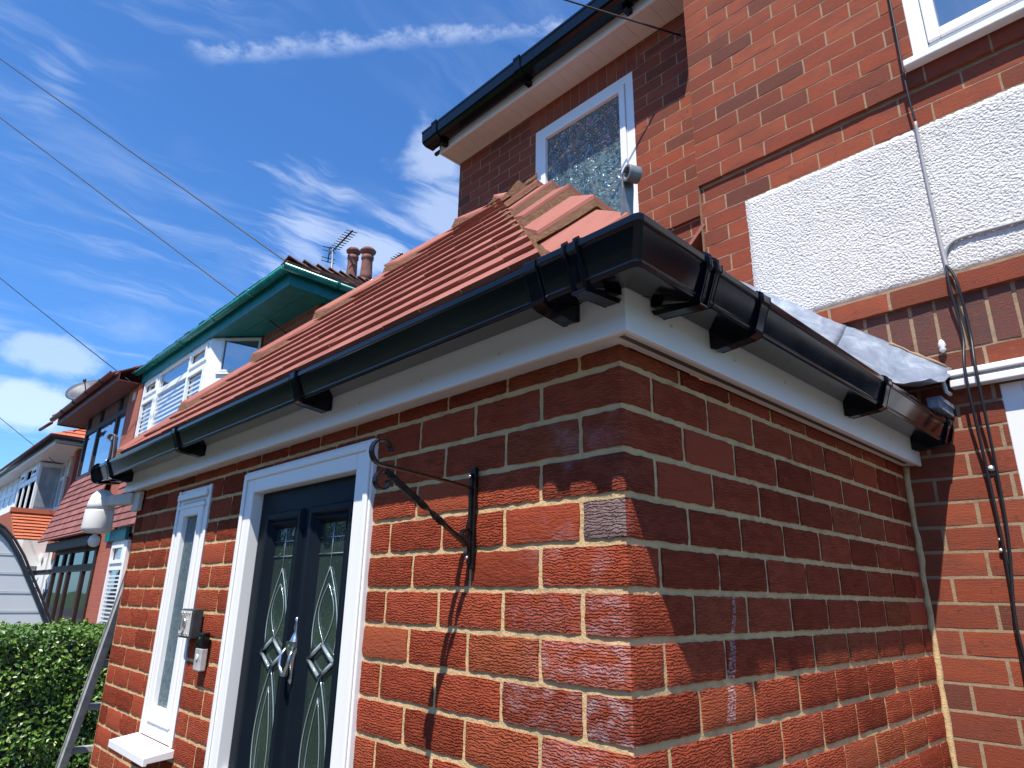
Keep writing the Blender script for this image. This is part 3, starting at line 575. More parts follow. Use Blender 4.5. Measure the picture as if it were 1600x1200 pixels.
for n_,(a,b_,c_,dd) in enumerate((P1,P2)):
    mo=MB(); gi=.058
    ring=[(0,ly+.0,0),(.006,ly-.014,0),(.022,ly-.014,0),(.032,ly-.002,0),(.042,ly-.008,0),(gi,ly+.012,0)]
    vs=[]
    for (i,yy,_) in ring: vs+=[(a+i,yy,c_+i),(b_-i,yy,c_+i),(b_-i,yy,dd-i),(a+i,yy,dd-i)]
    fs=[(k*4+j,k*4+(j+1)%4,(k+1)*4+(j+1)%4,(k+1)*4+j) for k in range(len(ring)-1) for j in range(4)]
    mo.add(vs,fs); mo.build('glazing_moulding','door',leaf)
    gl=MB(); ga,gb,gc,gd=a+gi,b_-gi,c_+gi,dd-gi; gl.add([(ga,ly+.011,gc),(gb,ly+.011,gc),(gb,ly+.011,gd),(ga,ly+.011,gd)],[(0,1,2,3)]); gp_=gl.build('door_pane','dglass',leaf)
    ld=MB(); cx=(ga+gb)/2; yy=ly+.008
    def ln_(p,r=.0022): ld.tube([(x,yy,z) for x,z in p],r,6)
    for z in(gd-.045,gd-.095): ln_([(ga,z),(gb,z)],.0014)
    ln_([(cx,gd),(cx,gd-.135)],.0014)
    zc=1.553; zt_=gd-.135
    for sg in(-1,1):
        hw=(gb-ga)/2-.008
        ln_([(cx+sg*hw*math.sin(math.pi*min(1,q*.62)) *1.0,zt_+(zc+.03-zt_)*q) for q in np.linspace(0,1,14)],.0020)
        ln_([(cx+sg*hw*.62*math.sin(math.pi*q),zt_-.05+(zc+.05-zt_+.05)*q) for q in np.linspace(0,1,14)],.0013)
        ln_([(cx+sg*hw*math.sin(math.pi*q),zc-.04+(1.10-zc)*q) for q in np.linspace(0,1,16)],.0020)
        ln_([(cx+sg*hw*.55*math.sin(math.pi*q),zc-.10+(1.16-zc)*q) for q in np.linspace(0,1,16)],.0013)
        ln_([(cx,1.10),(cx+sg*hw*.8,.95),(cx,.80)],.002)
    ld.build('leaded_lines','bevel',gp_)
    bv=MB(); 
    dm=[(cx-.075,zc),(cx,zc+.045),(cx+.075,zc),(cx,zc-.045)]
    [bv.tube([(p_[0],yy-.004,p_[1]),(q_[0],yy-.004,q_[1])],.0062,6) for p_,q_ in zip(dm,dm[1:]+dm[:1])]; bv.build('bevelled_diamond','bevel',gp_)
kn=MB(); kx=-1.285; ky=ly-.004
kn.lathe((kx,ky-.008,1.0),[(.001,.672),(.007,.668),(.004,.655),(.008,.640),(.005,.628),(.012,.612),(.020,.590),(.022,.57),(.012,.545),(.007,.52),(.004,.50),(.009,.488),(.003,.478)],14)
kn.tube([(kx-.022,ky-.02,1.585),(kx-.030,ky-.035,1.56),(kx-.026,ky-.038,1.53),(kx-.008,ky-.034,1.508),(kx+.008,ky-.034,1.508),(kx+.026,ky-.038,1.53),(kx+.030,ky-.035,1.56),(kx+.022,ky-.02,1.585)],[.004,.005,.006,.008,.008,.006,.005,.004],8)
kn.obox((kx,ky-.015,1.588),(.020,0,0),(0,.012,0),(0,0,.013)); kn.build('door_knocker','chrome',leaf)
kn=MB(); kn.box(lx0+.03,lx0+.058,ly-.01,ly,.95,1.19); kn.tube([(lx0+.044,ly-.012,1.05),(lx0+.044,ly-.045,1.05),(lx0+.15,ly-.05,1.05)],.008); kn.build('door_handle','chrome',leaf)
kn=MB(); kn.box(lx0-.02,lx0+.02,ly-.022,ly-.001,1.17,1.185); kn.build('hinge','chrome',leaf)
# side window ---------------------------------------------------------------
wx0,wx1=-WIN[1],-WIN[0]; wz0,wz1=WIN[2],WIN[3]
q=MB(); q.box(wx0,wx0+.055,.0,.07,wz0,wz1);q.box(wx1-.055,wx1,.0,.07,wz0,wz1);q.box(wx0+.0555,wx1-.0555,.0,.07,wz1-.06,wz1);q.box(wx0+.0555,wx1-.0555,.0,.07,wz0,wz0+.05)
q.box(wx0-.004,wx0+.02,-.006,-.0003,wz0,wz1);q.box(wx1-.02,wx1+.004,-.006,-.0003,wz0,wz1)
win=q.build('window_frame','white',porch,bevel=.003)
q=MB(); ia,ib,ic,idd=wx0+.058,wx1-.058,wz0+.054,wz1-.064
for r_ in((ia,ia+.045,ic,idd),(ib-.045,ib,ic,idd),(ia+.0455,ib-.0455,ic,ic+.06),(ia+.0455,ib-.0455,idd-.055,idd)): q.box(r_[0],r_[1],-.008,.05,r_[2],r_[3])
q.build('window_sash','white',win,bevel=.004)
q=MB(); q.add([(ia+.04,.014,ic+.05),(ib-.04,.014,ic+.05),(ib-.04,.014,idd-.05),(ia+.04,.014,idd-.05)],[(0,1,2,3)]); q.build('window_pane','wglass',win)
q=MB(); q.box(wx0+.02,wx1-.02,-.016,-.0085,wz1-.045,wz1-.02); q.box(wx0+.03,wx1-.03,-.013,-.0062,wz1-.085,wz1-.075); q.build('trickle_vent','white',win)
q=MB(); sx0,sx1=wx0-.035,wx1+.03
vs=[]; 
for x in(sx0,sx1): vs+=[(x,.0,wz0-.002),(x,-.105,wz0-.018),(x,-.105,wz0-.045),(x,-.09,wz0-.045),(x,-.09,wz0-.038),(x,.0,wz0-.030)]
q.add(vs,[(0,1,7,6),(1,2,8,7),(2,3,9,8),(3,4,10,9),(4,5,11,10),(5,0,6,11),(0,5,4,3,2,1),(6,7,8,9,10,11)]); q.build('window_sill','white',win,bevel=.002)
# ------------------------------------------------------------------ HOUSE
house=thing('house','red brick house behind the porch with white roughcast panel and white upper windows','house',(-.7,4,0))
D=1.78; ZB=1.9225+.0868*.0; HO=.0868; zo=1.9225-.0868*22
def phO(c): return .09-.235*10 if c%2==0 else .207-.235*10
UW=(.30,1.9,3.945,5.15)   # upper window hole (u measured from x=0)
LW=(.345,1.6,.9,2.50)
wl=MB()
# lower zone: below the stretcher course (2.56)
bricks(wl,(0,D,0),(1,0,0),(0,-1,0),-.75,2.2,0,2.567,zo,HO,.235,.0115,.012,phO,[LW],rec=.0025,jit=.0010,nx=5,nz=2,greyp=.0,rough=.0004)
bricks(wl,(0,D-.0,0),(1,0,0),(0,-1,0),-.75,2.2,2.567,2.654,2.567,.087,.235,.010,.012,phO,[],rec=.0025,jit=.001,nx=5,nz=2,rough=.0004)
# stretcher course between soldiers and render, standing proud
bricks(wl,(0,D-.022,0),(1,0,0),(0,-1,0),-.75,2.2,2.871,2.960,2.866,.087,.235,.010,.012,lambda c:-2.35+.05,[],rec=.0025,jit=.001,nx=5,nz=2,rough=.0004,back=.03)
PAN=(-.512,2.2,2.957,3.645)
bricks(wl,(0,D,0),(1,0,0),(0,-1,0),-.75,2.2,2.957,3.84,2.957,HO,.235,.0065,.008,phO,[PAN],rec=.002,jit=.001,nx=5,nz=2,greyp=.01,rough=.0004)
bricks(wl,(0,D-.020,0),(1,0,0),(0,-1,0),-.755,2.2,3.84,6.8,3.8368,HO,.235,.0065,.008,phO,[UW],rec=.002,jit=.001,nx=5,nz=2,greyp=.0,rough=.0004,back=.018,corner=True)
wl.add([(-.755,D-.018,3.842),(2.2,D-.018,3.842),(2.2,D+.02,3.842),(-.755,D+.02,3.842)],[(0,1,2,3)],1)
wl.add([(-.755,D-.02,2.96),(2.2,D-.02,2.96),(2.2,D+.02,2.96),(-.755,D+.02,2.96)],[(3,2,1,0)],1)
wl.add([(-.755,D-.02,2.873),(2.2,D-.02,2.873),(2.2,D+.02,2.873),(-.755,D+.02,2.873)],[(0,1,2,3)],1)
wl.add([(-.751,D-.021,0),(-.751,2.06,0),(-.751,2.06,6.8),(-.751,D-.021,6.8)],[(0,1,2,3)],1)
wl.add([(2.2,D,0),(2.2,9,0),(2.2,9,6.8),(2.2,D,6.8)],[(0,1,2,3)],1)
hw=wl.build('bay_wall',['old','mort2'],house)
# soldier course
sd=MB(); x=-.75+.0; rs=[]
sd.add([(-.75,D+.003,2.654),(2.2,D+.003,2.654),(2.2,D+.003,2.873),(-.75,D+.003,2.873)],[(0,1,2,3)],1)
x=.025-.0845*9
while x<2.2:
    a,b_=x+.007,x+.0845-.007; t=(random.random(),random.random(),0); j=lambda:random.uniform(-.0015,.0015)
    o_=[(a+j(),D+j(),2.660+j()),(b_+j(),D+j(),2.660+j()),(b_+j(),D+j(),2.868+j()),(a+j(),D+j(),2.868+j())]
    sd.add(o_+[(p[0],p[1]+.012,p[2]) for p in o_],[(0,1,2,3),(0,4,5,1),(1,5,6,2),(2,6,7,3),(3,7,4,0)],0,False,t); x+=.0845
sd.build('soldier_course',['oldgrey','mort2'],house)
pn=MB(); 
nx_,nz_=240,60; vs=[]
for j in range(nz_+1):
    for i in range(nx_+1):
        e=(i==0 or j==0 or j==nz_); je=.0035 if e else 0; vs.append((-.512+2.7*i/nx_+random.uniform(-je,je),D-(.002 if e else (.009 if (i==1 or j==1 or j==nz_-1) else .014))+random.uniform(-.0012,.0012),2.957+.688*j/nz_+random.uniform(-je,je)))
pn.add(vs,[(j*(nx_+1)+i,j*(nx_+1)+i+1,(j+1)*(nx_+1)+i+1,(j+1)*(nx_+1)+i) for j in range(nz_) for i in range(nx_)],0,True); pn.build('render_panel','render',house)
# recessed wall above the porch
LWN=(-2.205,-1.305,3.80,5.135)
wr=MB(); DY=2.04
bricks(wr,(0,DY-.024,0),(1,0,0),(0,-1,0),-3.12,-.752,3.84,5.17,3.8368,HO,.235,.0065,.008,phO,[LWN,(-2.27,-1.24,5.128,5.4)],rec=.002,jit=.001,nx=5,nz=2,greyp=.01,rough=.0004,back=.025)
bricks(wr,(0,DY-.024,0),(1,0,0),(0,-1,0),-3.12,-.752,5.17,5.40,3.8368,HO,.235,.0065,.008,phO,[(-2.27,-1.24,5.128,5.4)],rec=.002,jit=.001,nx=5,nz=2,greyp=.01,rough=.0004,back=.025)
bricks(wr,(0,DY,0),(1,0,0),(0,-1,0),-3.12,-.752,0,3.84,zo,HO,.235,.0075,.009,phO,[LWN],rec=.002,jit=.001,nx=4,nz=1,greyp=.01)
x=-2.27
wr.add([(-2.27,DY-.021,5.128),(-1.24,DY-.021,5.128),(-1.24,DY-.021,5.40),(-2.27,DY-.021,5.40)],[(0,1,2,3)],1)
while x<-1.26:
    a,b_=x+.004,min(x+.0835-.004,-1.24); t=(.35+random.random()*.6,random.random(),0)
    o_=[(a,DY-.024,5.138),(b_,DY-.024,5.138),(b_,DY-.024,5.40),(a,DY-.024,5.40)]
    wr.add(o_+[(p[0],p[1]+.012,p[2]) for p in o_],[(0,1,2,3),(0,4,5,1),(1,5,6,2),(2,6,7,3),(3,7,4,0)],0,False,t); x+=.0835
wr.add([(-3.12,DY-.02,0),(-3.12,9,0),(-3.12,9,5.4),(-3.12,DY-.02,5.4)],[(0,1,2,3)],1); reveal(wr,(0,DY,0),(1,0,0),(0,-1,0),LWN,.1,-.02,0)
wr.build('recessed_wall',['old','mort2'],house)
def window(parent,hole,y,fw_,parts,glass,name='window_frame',dep=.07,proud=0.0,mats='white',sash=None,gy=.03):
    a,b_,c_,dd=hole; q=MB()
    for r_ in((a,a+fw_,c_,dd),(b_-fw_,b_,c_,dd),(a+fw_+.0003,b_-fw_-.0003,dd-fw_,dd),(a+fw_+.0003,b_-fw_-.0003,c_,c_+fw_)): q.box(r_[0],r_[1],y-proud,y+dep,r_[2],r_[3])
    for r_ in parts: q.box(r_[0],r_[1],y-proud+.002,y+dep-.002,r_[2],r_[3])
    o=q.build(name,mats,parent,bevel=.003)
    g=MB(); g.add([(a+.01,y+gy,c_+.01),(b_-.01,y+gy,c_+.01),(b_-.01,y+gy,dd-.01),(a+.01,y+gy,dd-.01)],[(0,1,2,3)]); g.build('window_pane',glass,o)
    if sash:
        for (a,b_,c_,dd) in sash:
            k=.045; q=MB()
            for r_ in((a,a+k,c_,dd),(b_-k,b_,c_,dd),(a+k+.0003,b_-k-.0003,dd-k,dd),(a+k+.0003,b_-k-.0003,c_,c_+k)): q.box(r_[0],r_[1],y-proud-.012,y+.02,r_[2],r_[3])
            q.build('window_sash',mats,o,bevel=.004)
    return o
a,b_,c_,dd=LWN
window(house,LWN,DY-.02,.062,[],'obs',proud=.004,sash=[(a+.066,b_-.066,c_+.1,dd-.066)],gy=.012)
ow=window(house,UW,D-.02,.06,[(1.0,1.06,4.005,5.09)],'glass',proud=0,sash=[(.363,.997,4.008,5.087),(1.063,1.837,4.008,5.087)],gy=.02)
q=MB(); q.box(.268,1.95,D-.075,D-.024,3.912,3.944); q.build('window_sill','whiteold',ow,bevel=.004)
window(house,LW,D+.005,.065,[],'glass',proud=0.0,sash=[(.413,1.53,.97,2.43)])
q=MB(); q.box(.207,2.1,D-.05,D-.003,2.503,2.530); q.box(.207,2.1,D-.032,D-.003,2.5305,2.5425); q.box(.207,2.1,D-.055,D-.003,2.543,2.566); q.build('window_hood','white',house,bevel=.003)
q=MB(); q.tube([(.19,D-.03,2.568),(.187,D-.045,2.53),(.192,D-.05,2.49),(.20,D-.03,2.482)],.008,6); q.build('hood_sealant','whiteold',house)
# upper eaves
ev=MB(); ev.box(-3.14,-.757,1.80,1.818,5.325,5.50); ev.box(-3.14,-3.122,1.8185,2.6,5.325,5.50); eaves=ev.build('eaves_fascia','white',house,bevel=.002)
ev=MB(); x=-3.12
while x<-.76: ev.box(x,min(x+.098,-.757),1.8185,2.018,5.336,5.345); x+=.1
ev.box(-3.12,-.757,2.0,2.0155,5.327,5.3355); es=ev.build('eaves_soffit','soffit',house)
q=MB(); 
prof=[(.0,5.50),(.0,5.40),(.02,5.375),(.10,5.372),(.125,5.385),(.135,5.40),(.140,5.475),(.145,5.48),(.145,5.50),(.135,5.50),(.128,5.41),(.02,5.39),(.01,5.50)]
sweep(q,[(1.797-o,z) for o,z in prof],[lambda o,z:(-3.20,o,z),lambda o,z:(-.76,o,z)]); ug=q.build('gutter','gut',house,bevel=.002)
for x in(-3.03,-2.05,-1.15):
    q=MB(); sweep(q,[(1.797-o*1.06,5.43+(z-5.43)*1.14) for o,z in prof],[lambda o,z:(x-.03,o,z),lambda o,z:(x+.03,o,z)]); q.box(x-.02,x+.02,1.735,1.799,5.335,5.375); q.build('gutter_bracket','gut',ug,bevel=.002)
q=MB(); q.obox((-3.16,1.80,5.345),(.03,0,0),(0,.012,0),(0,0,.012)); q.build('loose_nail_board','brown',eaves)
rf=MB(); slope(rf,(-3.22,1.70,5.50),(-.757,1.70,5.50),(-3.22,5.5,8.3),(-.757,5.5,8.3),.06,.3,.015); rf.slab([(-3.2,1.75,5.49),(-.757,1.75,5.49),(-.757,5.5,8.25),(-3.2,5.5,8.25)],.02)
rf.slab([(-.9,1.55,6.85),(2.4,1.55,6.85),(2.4,6,9.5),(-.9,6,9.5)],.06); rf.build('roof','oldtile',house)
# screw plug, hook and bits on the wall
for a_ in((.274,2.202,.011),(.257,1.958,.006),(.255,1.922,.008)): q=MB(); q.lathe((a_[0],D-.004,a_[1]),[(a_[2],0),(a_[2]*.9,-.006),(a_[2]*.4,-.01)],10,'Y'); q.build('wall_plug','whiteold',house)
q=MB(); q.obox((.262,D-.004,1.895),(.005,0,0),(0,.003,0),(0,0,.02)); q.build('plug_hole','vent',house)
# ------------------------------------------------------------------ hanging bracket
hb=thing('hanging_basket_bracket','black wrought iron hanging basket bracket with scrolls beside the front door','bracket',(-.435,0,1.8))
X=-.435
q=MB(); q.box(X-.009,X+.009,-.012,-.001,1.80,2.035); q.box(X-.004,X+.004,-.02,-.0121,1.81,2.02); wp=q.build('wall_bar','iron',hb,bevel=.002)
for zz in(1.825,2.012): q=MB(); q.lathe((X,-.0205,zz),[(.006,0),(.003,-.004)],10,'Y'); q.build('screw','chrome',wp)
q=MB(); pts=[(X,-.014,1.985),(X,-.10,1.993),(X,-.20,2.000),(X,-.262,2.004)]
for k in range(14):
    a=-math.pi/2-k*.36; rr=.030*(1-k*.022); pts.append((X,-.268+rr*math.cos(a),2.034+rr*math.sin(a)))
q.ribbon(pts,(.016,0,0),.005); q.build('top_arm','iron',hb,bevel=.0008)
q=MB(); A_=Vector((X,-.022,1.853)); B_=Vector((X,-.255,1.992)); n_=40; vs=[]
dd_=(B_-A_).normalized(); e1=Vector((1,0,0)); e2=dd_.cross(e1)
for i in range(n_+1):
    s_=i/n_; p_=A_.lerp(B_,s_); tw=0
    if .3<s_<.62: tw=(s_-.3)/.32*2*math.pi
    elif s_>=.62: tw=2*math.pi
    tw*=.75; u1=(e1*math.cos(tw)+e2*math.sin(tw))*.0075; u2=(e2*math.cos(tw)-e1*math.sin(tw))*.0028
    vs+=[p_-u1-u2,p_+u1-u2,p_+u1+u2,p_-u1+u2]
q.add(vs,[(i*4+k,i*4+(k+1)%4,(i+1)*4+(k+1)%4,(i+1)*4+k) for i in range(n_) for k in range(4)])
pts=[A_]+[ (X,-.022+.020*math.sin(k*.4)*-1*(1-k*.02),1.873-.020*math.cos(k*.4)*(1-k*.02)) for k in range(0,13)]
q.ribbon(pts,(.014,0,0),.004)
pts=[B_]+[(X,-.262-.022*math.sin(k*.42)*(1-k*.03),1.970+.022*math.cos(k*.42)*(1-k*.03)) for k in range(0,13)]
q.ribbon(pts,(.014,0,0),.004); q.build('twisted_brace','iron',hb)
# ------------------------------------------------------------------ key safe + doorbell
ks=thing('key_safe','small square grey key safe on the brick between side window and door','key safe',(-2.06,0,1.57))
q=MB(); q.box(-2.125,-2.0,-.045,-.006,1.572,1.678); q.build('housing','gutdull',ks,bevel=.004)
q=MB(); q.box(-2.118,-2.007,-.050,-.0455,1.579,1.671); cv_=q.build('cover','lampg',ks,bevel=.003)
q=MB(); q.lathe((-2.062,-.051,1.628),[(.020,0),(.018,-.006),(.012,-.008)],16,'Y'); q.box(-2.068,-2.056,-.066,-.05,1.60,1.655); q.build('turn_knob','chrome',ks)
for i in range(4):
    for j in range(2): q=MB(); q.lathe((-2.105+i*.028,-.0505,1.588+j*.074),[(.005,0),(.004,-.003)],8,'Y'); q.build('button','chrome',cv_)
db=thing('doorbell','silver and black video doorbell mounted just below the key safe','doorbell',(-1.93,0,1.46))
q=MB(); q.box(-1.967,-1.903,-.030,-.006,1.465,1.543); q.build('silver_body','alu',db,bevel=.004)
q=MB(); q.box(-1.968,-1.902,-.031,-.006,1.5435,1.597); q.build('camera_section','gut',db,bevel=.004)
q=MB(); q.lathe((-1.935,-.0305,1.512),[(.012,0),(.0115,-.003),(.008,-.003)],20,'Y'); q.build('push_button','lampw',db)
q=MB(); q.lathe((-1.935,-.0315,1.575),[(.008,0),(.007,-.002)],16,'Y'); q.build('lens','gutdull',db)
# ------------------------------------------------------------------ wall lamp
la=thing('security_lamp','white cylindrical security lamp with ball sensor at the left end of the porch','lamp',(-3.4,-.1,2.15))
lc=(-3.44,-.105,0)
q=MB(); q.lathe(lc,[(.050,2.035),(.068,2.045),(.073,2.06),(.070,2.150),(.069,2.156)],28); q.build('lamp_body','lampw',la)
q=MB(); q.lathe(lc,[(.068,2.1565),(.066,2.19),(.055,2.235),(.035,2.262),(.012,2.268)],28); q.build('lamp_hood','lampw',la)
q=MB(); q.lathe((lc[0],lc[1],1.992),[(.006,-.030),(.022,-.022),(.030,0),(.024,.022),(.012,.032),(.012,.045)],18); q.build('sensor','lampw',la)
q=MB(); q.obox((-3.27,-.055,2.205),(.13,.03,0),(-.006,.02,0),(0,0,.028)); q.box(-3.155,-3.05,-.03,-.006,2.135,2.235); q.build('arm','lampg',la,bevel=.005)
# ------------------------------------------------------------------ cables on the house wall
def cable(name,label,pts,r,matn,cat='cable',group=None,clip=False):
    # catmull-rom through points
    P_=[Vector(p) for p in pts]; out=[]
    for i in range(len(P_)-1):
        p0=P_[max(i-1,0)];p1=P_[i];p2=P_[i+1];p3=P_[min(i+2,len(P_)-1)]
        for k in range(8):
            t_=k/8; out.append(.5*((2*p1)+(p2-p0)*t_+(2*p0-5*p1+4*p2-p3)*t_*t_+(3*p1-p0-3*p2+p3)*t_**3))
    out.append(P_[-1]); q=MB(); q.tube(out,r,8); o=q.build(name,matn); return setp(o,label=label,category=cat,group=group)
cy=D-.045
c_a=thing('house_cable','long black cable pair running down the brick wall right of the porch','cable',(.26,D,1.5))
def cpart(name,pts,r,matn,par):
    P_=[Vector(p) for p in pts]; out=[]
    for i in range(len(P_)-1):
        p0=P_[max(i-1,0)];p1=P_[i];p2=P_[i+1];p3=P_[min(i+2,len(P_)-1)]
        for k in range(8):
            t_=k/8; out.append(.5*((2*p1)+(p2-p0)*t_+(2*p0-5*p1+4*p2-p3)*t_*t_+(3*p1-p0-3*p2+p3)*t_**3))
    out.append(P_[-1]); q=MB(); q.tube(out,r,8); return q.build(name,matn,par)
cpart('upper_cable',[(.268,cy,5.6),(.262,cy,4.33),(.258,cy,3.85),(.262,cy+.015,3.66)],.0045,'cable',c_a)
cpart('painted_cable',[(.262,cy+.015,3.66),(.258,D-.022,3.4),(.262,D-.022,3.1),(.268,D-.03,2.985)],.0062,'cablegrey',c_a)
cpart('lower_cable',[(.268,D-.034,2.985),(.266,D-.038,2.90),(.272,D-.02,2.7),(.264,D-.062,2.54),(.262,D-.022,2.2),(.262,D-.012,1.9),(.253,D-.012,1.65),(.248,D-.012,1.45),(.238,D-.01,1.2),(.23,D-.01,.4)],.0052,'cable',c_a)
cpart('lower_cable',[(.270,D-.036,2.985),(.292,D-.036,2.90),(.296,D-.02,2.7),(.298,D-.064,2.54),(.290,D-.022,2.2),(.280,D-.012,1.95),(.256,D-.02,1.70),(.262,D-.014,1.5),(.250,D-.012,1.2),(.24,D-.01,.4)],.0052,'cable',c_a)
cpart('branch_cable',[(.266,D-.02,3.0),(.272,D-.022,3.045),(.292,D-.022,3.075),(.33,D-.022,3.088),(.40,D-.022,3.086),(.53,D-.022,3.080),(1.2,D-.022,3.05)],.0065,'cablegrey',c_a)
# ------------------------------------------------------------------ ladder
ld=thing('ladder','aluminium ladder leaning on the left side of the porch beside the hedge','ladder',(-4.3,.25,0))
a0=Vector((-4.345,0,0)); a1=Vector((-3.19,0,1.925)); dv_=(a1-a0).normalized(); nn_=Vector((dv_.z,0,-dv_.x))
for y in(.05,.42):
    q=MB(); c_=(a0+a1)/2+Vector((0,y,0)); q.obox(c_,dv_*((a1-a0).length/2),(0,.012,0),nn_*.032); q.obox(c_+nn_*.028,dv_*((a1-a0).length/2),(0,.018,0),nn_*.003); q.obox(c_-nn_*.028,dv_*((a1-a0).length/2),(0,.018,0),nn_*.003); q.build('rail','alu',ld)
L_=(a1-a0).length; s_=.25
while s_<L_-.05:
    q=MB(); p_=a0+dv_*s_; q.obox((p_.x,.235,p_.z),(.018,0,0),(0,.172,0),(0,0,.016)); q.build('rung','alu',ld,bevel=.003); s_+=.27
# ------------------------------------------------------------------ hedge
he=thing('hedge','clipped dense green privet hedge at the lower left beside the ladder','hedge',(-5.4,-1.5,0))
hx0,hx1,hy0,hy1,hz=-6.1,-4.75,-4.6,1.55,1.475
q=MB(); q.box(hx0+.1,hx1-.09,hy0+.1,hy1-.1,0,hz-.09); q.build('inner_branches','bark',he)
def leaves(n,face):
    r=rng.random((n,3)); 
    if face=='x': P_=np.stack([hx1-.12*r[:,0]**1.6+.03*np.sin(r[:,1]*60)*np.sin(r[:,2]*17),hy0+(hy1-hy0)*r[:,1],.25+(hz-.25)*r[:,2]],1); N_=np.array([1,0,.35])
    elif face=='z': P_=np.stack([hx0+(hx1-hx0)*r[:,1],hy0+(hy1-hy0)*r[:,2],hz-.10*r[:,0]**1.6+.012*np.sin(r[:,1]*37)*np.sin(r[:,2]*71)],1); N_=np.array([0,0,1.])
    else: P_=np.stack([hx0+(hx1-hx0)*r[:,1],hy1-.12*r[:,0]**1.6,.25+(hz-.25)*r[:,2]],1); N_=np.array([0,1,.3])
    return P_,N_
V=[];F=[];T=[];k=0
for face,n in(('x',52000),('z',30000),('y',6000)):
    P_,N_=leaves(n,face); N_=N_+rng.normal(0,.55,(n,3)); N_/=np.linalg.norm(N_,axis=1)[:,None]
    a=rng.normal(0,1,(n,3)); a-=N_*np.sum(a*N_,1)[:,None]; a/=np.linalg.norm(a,axis=1)[:,None]; b=np.cross(N_,a)
    l=rng.uniform(.013,.022,(n,1)); w2=l*rng.uniform(.42,.6,(n,1)); fold=rng.uniform(.1,.35,(n,1))*w2
    q0=P_-a*l; q1=P_+b*w2+N_*fold; q2=P_+a*l; q3=P_-b*w2+N_*fold
    vv=np.stack([q0,q1,q2,q3],1).reshape(-1,3); V.append(vv); pn=.5+.5*np.sin(P_[:,1]*5.1+1.3*np.sin(P_[:,2]*7))*np.sin(P_[:,2]*6.3+P_[:,0]*4); tt=np.repeat(np.clip(rng.beta(2,2.4,n)*.8+.3*(pn-.35),0,1),4); T.append(tt)
    idx=np.arange(n)*4+k; F.append(np.stack([np.stack([idx,idx+1,idx+2],1),np.stack([idx,idx+2,idx+3],1)],1).reshape(-1,3)); k+=4*n
n=2600; cx_=rng.uniform(hx0+.1,hx1,170); cy2=rng.uniform(hy0,hy1,170); hh2=rng.uniform(.03,.11,170); ii=rng.integers(0,170,n); fr2=rng.random(n)
P_=np.stack([cx_[ii]+rng.normal(0,.008,n),cy2[ii]+rng.normal(0,.008,n),hz-.03+hh2[ii]*fr2],1); N_=rng.normal(0,1,(n,3)); N_[:,2]+=.8; N_/=np.linalg.norm(N_,axis=1)[:,None]
a=rng.normal(0,1,(n,3)); a-=N_*np.sum(a*N_,1)[:,None]; a/=np.linalg.norm(a,axis=1)[:,None]; b=np.cross(N_,a); l=rng.uniform(.010,.018,(n,1)); w2=l*.5
V.append(np.stack([P_-a*l,P_+b*w2,P_+a*l,P_-b*w2],1).reshape(-1,3)); T.append(np.repeat(.55+.45*rng.random(n),4)); idx=np.arange(n)*4+k; F.append(np.stack([np.stack([idx,idx+1,idx+2],1),np.stack([idx,idx+2,idx+3],1)],1).reshape(-1,3)); k+=4*n
V=np.concatenate(V);F=np.concatenate(F);T=np.concatenate(T); off=np.array(W[he.name])
me=bpy.data.meshes.new('foliage'); me.vertices.add(len(V)); me.vertices.foreach_set('co',(V-off).astype(np.float32).ravel()); me.loops.add(len(F)*3); me.loops.foreach_set('vertex_index',F.ravel().astype(np.int32)); me.polygons.add(len(F)); me.polygons.foreach_set('loop_start',np.arange(0,len(F)*3,3,dtype=np.int32)); me.polygons.foreach_set('loop_total',np.full(len(F),3,np.int32))
at=me.color_attributes.new('tint','FLOAT_COLOR','POINT'); cc_=np.ones((len(V),4),np.float32); cc_[:,0]=T; at.data.foreach_set('color',cc_.ravel()); me.materials.append(M['leaf']); me.update(calc_edges=True)
fo=bpy.data.objects.new('foliage',me); C.objects.link(fo); fo.parent=he
